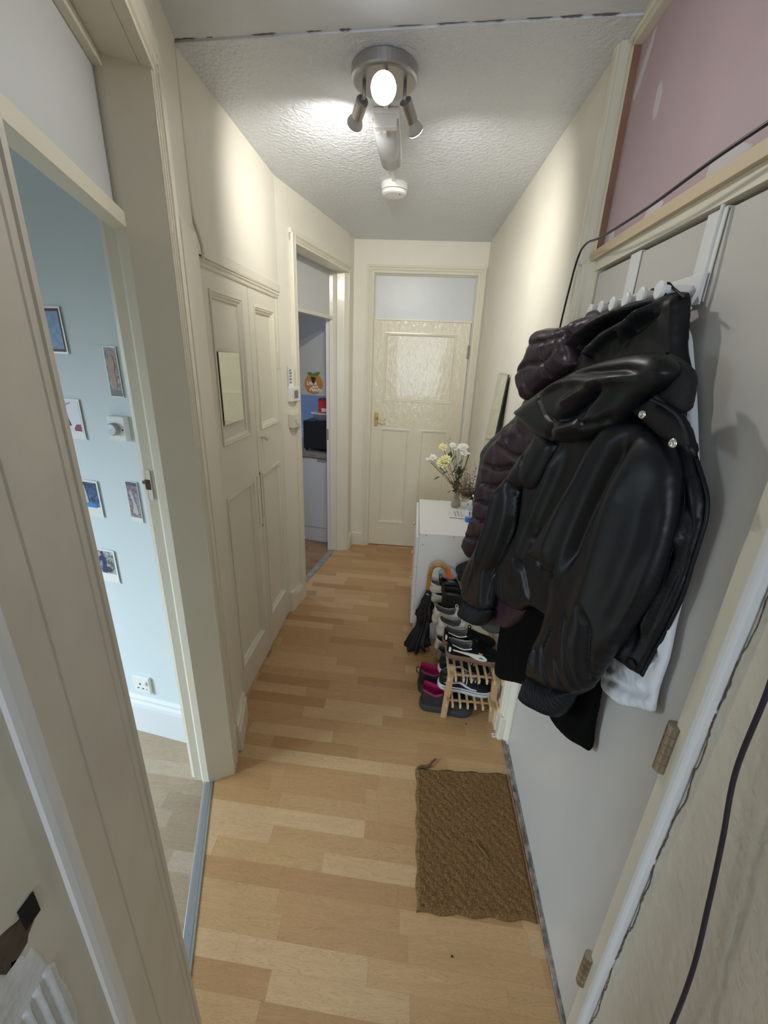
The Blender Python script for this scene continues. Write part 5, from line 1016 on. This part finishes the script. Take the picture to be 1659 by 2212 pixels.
# ================================================================== UMBRELLA
um = thing('umbrella', 'black umbrella with a curved wooden crook handle leaning on the white cabinet', 'umbrella', (.12, 2.12, 0))
MB().tube(curve_pts([(.139, 2.175, .405), (.141, 2.177, .45), (.143, 2.178, .50), (.153, 2.18, .545), (.178, 2.18, .566), (.205, 2.18, .566), (.228, 2.18, .552), (.241, 2.18, .528), (.245, 2.18, .515)]), [.0125] * 64 + [.011], 14).build('crook_handle', mat('honey_wood', (.52, .24, .05), .25, coat=.4, col2=(.42, .17, .03), vscale=30), um, smooth=True)
MB().tube([(.139, 2.175, .41), (.137, 2.172, .36), (.10, 2.12, .02), (.098, 2.115, .0)], [.010, .008, .006, .004], 10).build('shaft', M['black'], um, smooth=True)
mb = MB(); secs = []; pr = random.Random(12); S = 48
prof = [(.405, .010, .0), (.39, .016, .1), (.36, .024, .2), (.33, .030, .32), (.30, .033, .38), (.27, .036, .42), (.235, .040, .5), (.205, .038, .4), (.19, .030, .3), (.16, .036, .3), (.12, .045, .34), (.08, .054, .38), (.045, .060, .42), (.020, .062, .46), (.012, .050, .48)]
for i, (z, r, pl_) in enumerate(prof):
    f = (.405 - z) / .4; cx_, cy_ = .139 - .055 * max(0, f - .35) ** 1.1 - .008 * f + (.006 * math.sin(i)), 2.172 - .045 * f; ring = []
    for k in range(S):
        a = 2 * math.pi * k / S; lob = math.cos(a * 9 + f * 2.6 + .6 * math.sin(i * 1.7)) ; rr = r * (1 + pl_ * .7 * lob) + (.010 * math.sin(3 * a + i * 2.1) if .18 < z < .33 else 0)
        ring.append((cx_ + rr * 1.05 * math.cos(a), cy_ + rr * .75 * math.sin(a), z + (.016 * math.cos(a * 7 + f * 2.6) + .014 * math.cos(a) if z < .05 else 0) + (.010 if z < .05 else 0)))
    secs.append(ring)
mb.loft(secs); mb.build('canopy', mat('black_umbrella_cloth', (.010, .010, .011), .6, bump=.3, bscale=50, bdist=.004), um, smooth=True)
MB().tube([(.13, 2.158, .385), (.146, 2.152, .38), (.150, 2.16, .372)], .004, 6).build('closure_strap', M['rim'], um, smooth=True)

# ================================================================== CABINET
cab = thing('white_cabinet', 'low white cabinet with drawers standing against the right wall past the shoe rack', 'cabinet', (.27, 2.57, 0))
Y0, Y1, X0, X1 = 2.255, 2.893, .068, .468
mb = MB(); mb.box(X0, X1, Y0, Y1, .709, .727); mb.build('top_panel', M['melamine'], cab, bevel=.001)
mb = MB(); mb.box(X0, X1 - .002, Y0, Y0 + .016, 0, .709); sp_ = mb.build('side_panel', M['melamine'], cab, bevel=.001)
mb = MB(); mb.box(X0, X1 - .002, Y1 - .016, Y1, 0, .709); mb.build('side_panel', M['melamine'], cab, bevel=.001)
mb = MB(); mb.box(X1 - .01, X1 - .004, Y0 + .016, Y1 - .016, .02, .709); mb.build('back_panel', M['melamine'], cab)
for x, z in ((.108, .7165), (.269, .7165), (.092, .655)): q = MB().lathe([(.0045, 0), (.004, .0008), (.002, .0004)], (x, Y0, z), 12, (0, -1, 0)); q.build('screw_head', M['metal'], sp_)
dz = [.10, .30, .505, .703]
for z0, z1 in zip(dz, dz[1:]):
    mb = MB(); mb.box(X0 - .018, X0 - .001, Y0 + .003, Y1 - .003, z0 + .002, z1 - .002); d = mb.build('drawer', M['melamine'], cab, bevel=.001)
for d, z in zip([c for c in cab.children if c.name.startswith('drawer')], (.2, .40, .610)):
    q = MB().lathe([(.005, 0), (.006, .006), (.013, .012), (.014, .018), (0, .020)], (X0 - .018, (Y0 + Y1) / 2, z + .05), 16, (-1, 0, 0)); q.build('knob', M['slat'], d, smooth=True)

# long mirror leaning on the wall, standing on the cabinet
mr = thing('leaning_mirror', 'tall frameless mirror leaning against the right wall on top of the cabinet', 'mirror', (.42, 2.5, .727))
q = [(.404, 2.655, .7275), (.402, 2.375, .7275), (.472, 2.352, 1.622), (.474, 2.642, 1.622)]
mb = MB(); mb.loft([q, [(x + .007, y, z) for x, y, z in q]]); mb.build('backing', M['mirror_edge'], mr)
q2 = [(.4035, 2.6545, .7285), (.4015, 2.3755, .7285), (.4715, 2.3525, 1.6212), (.4735, 2.6415, 1.6212)]
mb = MB(); mb.loft([[(x - .0015, y, z) for x, y, z in q2], [(x + .0002, y, z) for x, y, z in q2]]); tag(mb.build('mirror_glass', M['mirror'], mr), 'silvered glass')
# ------------------------------------------------------------------ on the cabinet
ZT2 = .727
va = thing('glass_vase', 'clear ribbed glass vase holding white and yellow flowers on the cabinet', 'vase', (.318, 2.765, ZT2))
M['glass'] = mat('vase_glass', (.72, .74, .62), .05, trans=.8, ior=1.3)
mb = MB(); secs = []
for r, z in ((.020, 0), (.028, .001), (.031, .01), (.031, .04), (.027, .055), (.020, .068), (.019, .10), (.021, .115), (.018, .115), (.016, .10), (.017, .068), (.024, .052), (.027, .04), (.027, .012), (.010, .008)):
    secs.append([(.318 + r * (1 + .04 * (k % 2)) * math.cos(2 * math.pi * k / 28), 2.765 + r * (1 + .04 * (k % 2)) * math.sin(2 * math.pi * k / 28), ZT2 + .0005 + z) for k in range(28)])
mb.loft(secs); mb.build('vase_body', M['glass'], va, smooth=True)
bq = thing('white_yellow_bouquet', 'bunch of white and pale yellow flowers with green stems in the ribbed glass vase', 'flowers', (.318, 2.765, ZT2 + .01))
FW = mat('petal_white', (.82, .81, .76), .6); FY = mat('petal_yellow', (.80, .74, .38), .6); ST = mat('flower_stem', (.10, .14, .045), .6); LF = mat('flower_leaf', (.055, .095, .035), .55, var=.3, vscale=40); CY = mat('flower_centre', (.62, .50, .10), .7)
def bloom(c, r, m, parent, seed, up=(0, -.6, .8)):
    pr = random.Random(seed); mb = MB(); U = Vector(up).normalized(); Mx = Vector((0, 0, 1)).rotation_difference(U).to_matrix()
    for layer, (n, rr, lift) in enumerate(((11, 1, .1), (9, .75, .45), (6, .45, .8))):
        for k in range(n):
            a = 2 * math.pi * (k + pr.random() * .5) / n; d = Vector((math.cos(a), math.sin(a), 0)); s_ = Vector((-math.sin(a), math.cos(a), 0)); w_ = r * rr * .30; l_ = r * rr * pr.uniform(.85, 1.1)
            p = [Vector((0, 0, 0)), d * l_ * .5 + s_ * w_ + Vector((0, 0, r * lift * .4)), d * l_ + s_ * w_ * .5 + Vector((0, 0, r * lift * .55)), d * l_ * 1.05 + Vector((0, 0, r * lift * .5)), d * l_ - s_ * w_ * .5 + Vector((0, 0, r * lift * .55)), d * l_ * .5 - s_ * w_ + Vector((0, 0, r * lift * .4))]
            p2 = [v + Vector((0, 0, .0012)) for v in p]; mb.loft([[Mx @ v + Vector(c) for v in p], [Mx @ v + Vector(c) for v in p2]])
    return mb.build('bloom', m, parent)
def leaf3(c, d, ln, w_, m, parent, up=(0, 0, 1)):
    c = Vector(c); d = Vector(d).normalized(); s_ = d.cross(Vector(up)); s_ = s_.normalized() if s_.length > .01 else Vector((1, 0, 0)); n_ = s_.cross(d); L_ = []; R_ = []; 
    a = [c + d * ln * t + s_ * w_ * math.sin(math.pi * t) + n_ * (-.25 * ln * t * t) for t in [k / 6 for k in range(7)]]; b = [c + d * ln * t - s_ * w_ * math.sin(math.pi * t) + n_ * (-.25 * ln * t * t) for t in [k / 6 for k in range(6, -1, -1)]]
    o = a + b[1:-1]; mb = MB(); mb.loft([o, [p + n_ * .0012 for p in o]]); return mb.build('leaf', m, parent)
vb = (.318, 2.765, ZT2 + .02)
def flower(px, py, pz, r, m, seed, parent, base=vb):
    b = Vector(base); e = Vector((px, py, pz)); md = b.lerp(e, .5) + Vector(((e.x - b.x) * -.15, 0, .02)); neck = b + Vector((0, 0, .09)) + (e - b) * .04
    MB().tube(curve_pts([b, neck, md, e]), .0018, 6).build('stem', ST, parent, smooth=True)
    if r: bloom((px, py, pz), r * 1.45, m, parent, seed)
flower(0.133, 2.740, 1.074, 0.018, FW, 1, bq)
flower(0.113, 2.740, 1.051, 0.012, FW, 2, bq)
flower(0.197, 2.780, 1.138, 0.022, FY, 3, bq)
flower(0.196, 2.720, 1.045, 0.028, FY, 4, bq)
flower(0.218, 2.720, 1.071, 0.024, FY, 5, bq)
flower(0.258, 2.760, 1.157, 0.016, FW, 6, bq)
flower(0.278, 2.760, 1.140, 0.014, FW, 7, bq)
flower(0.324, 2.750, 1.151, 0.024, FW, 8, bq)
flower(0.332, 2.730, 1.118, 0.018, FW, 9, bq)
flower(0.365, 2.730, 1.114, 0.007, FW, 10, bq)
flower(0.374, 2.740, 1.128, 0, None, 11, bq)
flower(0.234, 2.780, 1.174, 0, None, 12, bq)
flower(0.100, 2.730, 1.062, 0.01, FW, 13, bq)
flower(0.102, 2.750, 1.076, 0, None, 14, bq)
leaf3((0.190, 2.740, 0.944), (-1, 0, -0.3), 0.045, 0.02, LF, bq)
leaf3((0.204, 2.740, 0.961), (0.6, 0, 0.6), 0.045, 0.016, LF, bq)
leaf3((0.259, 2.750, 1.041), (0.2, 0, 1), 0.055, 0.017, LF, bq)
leaf3((0.288, 2.750, 1.059), (-0.1, 0, 1), 0.055, 0.017, LF, bq)
leaf3((0.278, 2.740, 0.997), (0.3, 0, 1), 0.05, 0.016, LF, bq)
leaf3((0.249, 2.770, 1.068), (0, 0, 1), 0.045, 0.016, LF, bq)
leaf3((0.308, 2.760, 1.026), (0.3, 0, 0.8), 0.045, 0.016, LF, bq)
leaf3((0.275, 2.730, 0.854), (-1, 0, -0.4), 0.03, 0.009, LF, bq)
leaf3((0.227, 2.770, 1.175), (-0.3, 0, 1), 0.016, 0.008, LF, bq)
leaf3((0.237, 2.770, 1.191), (0.1, 0, 1), 0.015, 0.007, LF, bq)
leaf3((0.219, 2.750, 0.975), (-0.5, 0, 0.6), 0.045, 0.016, LF, bq)
leaf3((0.290, 2.740, 0.934), (0.2, 0, 0.9), 0.045, 0.016, LF, bq)
leaf3((0.255, 2.740, 0.915), (-0.2, 0, 0.9), 0.045, 0.016, LF, bq)
leaf3((0.282, 2.740, 0.885), (0.4, 0, 0.6), 0.045, 0.016, LF, bq)

pr = random.Random(21)
for k in range(34):
    f = pr.uniform(.25, 1.0); sx = pr.uniform(-.055, .055) * f
    leaf3((.318 + sx - .01 * f, 2.75 + pr.uniform(-.03, .03), ZT2 + .075 + .20 * f + pr.uniform(-.02, .02)), (pr.uniform(-1, 1) * .6, pr.uniform(-.7, .2), pr.uniform(.1, 1)), pr.uniform(.03, .05), pr.uniform(.009, .015), LF, bq)
# dried sprig vase in front
v2 = thing('clear_jar', 'small clear glass jar on the cabinet holding the dried brown sprigs', 'jar', (.415, 2.68, ZT2))
mb = MB(); mb.lathe([(.022, .0005), (.028, .003), (.029, .05), (.024, .065), (.022, .085), (.024, .09), (.021, .09), (.020, .084), (.021, .065), (.026, .05), (.025, .008), (0, .006)], (.415, 2.68, ZT2), 24); mb.build('jar_body', mat('jar_glass', (.80, .82, .82), .05, trans=.8, ior=1.3), v2, smooth=True)
dr_ = thing('dried_sprigs', 'bunch of dried brown sprigs spreading from the small clear jar', 'dried flowers', (.415, 2.68, ZT2 + .01))
DB_ = mat('dried_brown', (.17, .115, .075), .8, var=.3, vscale=60); pr = random.Random(5)
for i in range(26):
    b = Vector((.415 + pr.uniform(-.008, .008), 2.68 + pr.uniform(-.008, .008), ZT2 + .012)); a = pr.uniform(-1, 1); hh = pr.uniform(.12, .30)
    e = b + Vector((-.05 + .085 * a - .02 * (hh < .2), pr.uniform(-.05, .05), hh)); md = b.lerp(e, .5) + Vector((-.012 * a, 0, .02)); mb = MB(); cp = curve_pts([b, b + Vector((0, 0, .08)) + (e - b) * .08, md, e], 6); mb.tube(cp, .0013, 5)
    for k in range(20):
        q = cp[pr.randrange(7, len(cp))]; d = Vector((pr.uniform(-1, 1), pr.uniform(-.6, .6), pr.uniform(-.1, .9))).normalized() * pr.uniform(.010, .026); mb.tube([q, q + d], .0007, 4); mb.lathe([(.0006, -.003), (.0034, 0), (.0006, .004)], q + d, 6, tuple(d.normalized()))
    mb.build('sprig', DB_, dr_)
wf = thing('white_flower_sprig', 'white blossoms low behind the plum jacket, above the blue bottle', 'flowers', (.445, 2.62, .75))
for k, (x, y, z, r) in enumerate(((.418, 2.60, .865, .018), (.432, 2.61, .885, .016), (.425, 2.61, .845, .014))): bloom((x, y, z), r, FW, wf, 40 + k); MB().tube([(.425, 2.64, .76), (x, y, z)], .0012, 5).build('stem', ST, wf)
pr = random.Random(9)
for k in range(14):
    leaf3((.395 + pr.uniform(-.03, .035), 2.62 + pr.uniform(-.03, .03), .745 + pr.uniform(0, .10)), (pr.uniform(-1, .6), pr.uniform(-.4, .4), pr.uniform(-.3, .8)), .03, .005, LF, wf)
# card and thin book, spray bottle
cd_ = thing('greeting_card', 'white printed card with dark lettering lying on the cabinet top', 'card', (.325, 2.60, ZT2))
mb = MB(); mb.hexa([(.262, 2.545, .7275), (.362, 2.535, .7275), (.365, 2.655, .7275), (.268, 2.665, .7275), (.262, 2.545, .7285), (.362, 2.535, .7285), (.365, 2.655, .7285), (.268, 2.665, .7285)]); mb.build('card_back', mat('dark_red_card', (.12, .04, .05), .5), cd_)
mb = MB(); mb.hexa([(.262, 2.550, .7286), (.360, 2.540, .7286), (.363, 2.655, .740), (.268, 2.665, .740), (.262, 2.550, .7294), (.360, 2.540, .7294), (.363, 2.655, .7408), (.268, 2.665, .7408)]); mb.build('card_front', M['plastic'], cd_)
INK = mat('card_ink', (.06, .06, .08), .6)
mb = MB(); pr = random.Random(31)
for r_ in range(4):
    for c_ in range(3):
        y = 2.635 - .019 * r_; z = .7395 - .0022 * r_; x = .298 + .021 * c_ + .002 * r_; h_ = pr.uniform(.004, .0065); w_ = pr.uniform(.003, .006); mb.box(x - w_, x + w_, y - h_, y + h_ * .2, z + .0006, z + .0016)
mb.build('printed_marks', INK, cd_)
sb = thing('spray_bottle', 'clear bottle with blue liquid in the bottom on the cabinet beside the plum jacket', 'bottle', (.378, 2.50, ZT2))
mb = MB(); mb.lathe([(.018, .0008), (.021, .003), (.021, .085), (.018, .100), (.010, .110), (.009, .122), (0, .122)], (.378, 2.50, ZT2), 24); mb.build('bottle_body', mat('clear_blue_plastic', (.70, .80, .93), .12, trans=.5, ior=1.2), sb, smooth=True)
mb = MB(); mb.lathe([(.0180, .0006), (.0215, .0025), (.0215, .030), (0, .031)], (.378, 2.50, ZT2), 24); tag(mb.build('liquid', mat('blue_liquid', (.01, .18, .75), .2), sb, smooth=False), 'bright blue liquid')
mb = MB(); mb.lathe([(.011, .118), (.011, .138), (.008, .142), (0, .142)], (.378, 2.50, ZT2), 20); mb.build('cap', M['plastic'], sb)
mb = MB(); mb.lathe([(.0214, .040), (.0216, .041), (.0216, .080), (.0214, .081)], (.378, 2.50, ZT2), 24); lb_ = mb.build('bottle_label', mat('blue_white_label', (.75, .80, .88), .4), sb)
mb = MB()
for k, (z, w_) in enumerate(((.070, .004), (.060, .006), (.050, .003))): mb.box(.3775 - w_, .3775 + w_, 2.4772, 2.4790, ZT2 + z - .0025, ZT2 + z + .0025)
mb.build('printed_marks', mat('label_ink', (.04, .07, .25), .5), lb_)

# ================================================================== DOOR MAT
dmt = thing('door_mat', 'brown coir door mat lying in front of the front door', 'door mat', (.32, 1.07, 0))
c4 = [Vector((.105, .826)), Vector((.494, .838)), Vector((.494, 1.347)), Vector((.100, 1.330))]
NX, NY = 72, 92; pts = []; r2 = np.random.RandomState(4)
def mh(u, v):
    a = u * 20 * math.pi; b = v * 26 * math.pi; return .0016 * math.sin(a) * math.sin(b)
for i in range(NX + 1):
    u = i / NX
    for j in range(NY + 1):
        v = j / NY; p = c4[0] * (1 - u) * (1 - v) + c4[1] * u * (1 - v) + c4[2] * u * v + c4[3] * (1 - u) * v
        ed_ = min(u, 1 - u, v * 1.3, (1 - v) * 1.3); wob = .004 * math.sin(u * 23) if v in (0, 1) else 0
        if u == 0: p = p + Vector((.003 * math.sin(v * 31), 0))
        p = p + Vector((0, wob)); z = (.014 + mh(u, v) + r2.uniform(-.0007, .0007)) * min(1, .35 + ed_ * 26)
        pts.append((p.x, p.y, z))
fs = [(i * (NY + 1) + j, (i + 1) * (NY + 1) + j, (i + 1) * (NY + 1) + j + 1, i * (NY + 1) + j + 1) for i in range(NX) for j in range(NY)]
bd = [i * (NY + 1) for i in range(NX + 1)] + [NX * (NY + 1) + j for j in range(1, NY + 1)] + [i * (NY + 1) + NY for i in range(NX - 1, -1, -1)] + [j for j in range(NY - 1, 0, -1)]
nb_ = len(pts); low = [(pts[i][0], pts[i][1], .0008) for i in bd]; pts2 = pts + low
fs += [(bd[k], bd[(k + 1) % len(bd)], nb_ + (k + 1) % len(bd), nb_ + k) for k in range(len(bd))] + [tuple(range(nb_, nb_ + len(bd)))]
MB().add(pts2, fs).build('mat_body', M['coir'], dmt, smooth=False)
MB().tube(curve_pts([(.105, 1.325, .010), (.125, 1.338, .010), (.155, 1.345, .008), (.168, 1.362, .010), (.188, 1.385, .007)]), [.006] * 20 + [.004] * 13, 8).build('loose_strand', mat('brown_strand', (.14, .085, .045), .9), dmt, smooth=True)
MB().tube([(.325, 1.045, .018), (.345, 1.02, .019), (.362, .995, .018)], [.0025, .004, .002], 6).build('thick_fibre', mat('fibre', (.20, .12, .05), .9), dmt, smooth=True)
# small white tag on the floor by the skirting
tg = thing('paper_scrap', 'tiny white paper tag on the floor by the door frame', 'paper tag', (.474, 1.545, 0))
mb = MB(); mb.box(.462, .486, 1.535, 1.560, .0006, .003); mb.build('tag_paper', M['plastic'], tg, bevel=.001)
mb = MB(); mb.box(.468, .480, 1.546, 1.549, .003, .0034); mb.build('printed_mark', INK, tg)
# crumbs on the floor
CR = mat('crumb', (.03, .02, .015), .9)
for k, (x, y, r) in enumerate(((.213, .731, .0035), (-.55, 1.84, .003), (.16, 1.83, .003), (.345, 1.60, .004))):
    q = MB().lathe([(r * .4, .0003), (r, r * .4), (r * .5, r * .9)], (x, y, 0), 7).build('floor_crumb', CR)
    tag(q, ('dark crumb on the floor near the bottom edge of the photo', 'tiny dark crumb on the floor by the cupboard doors', 'tiny crumb on the floor behind the hiking boots', 'small crumb on the floor under the front of the shoe rack')[k], 'crumb')
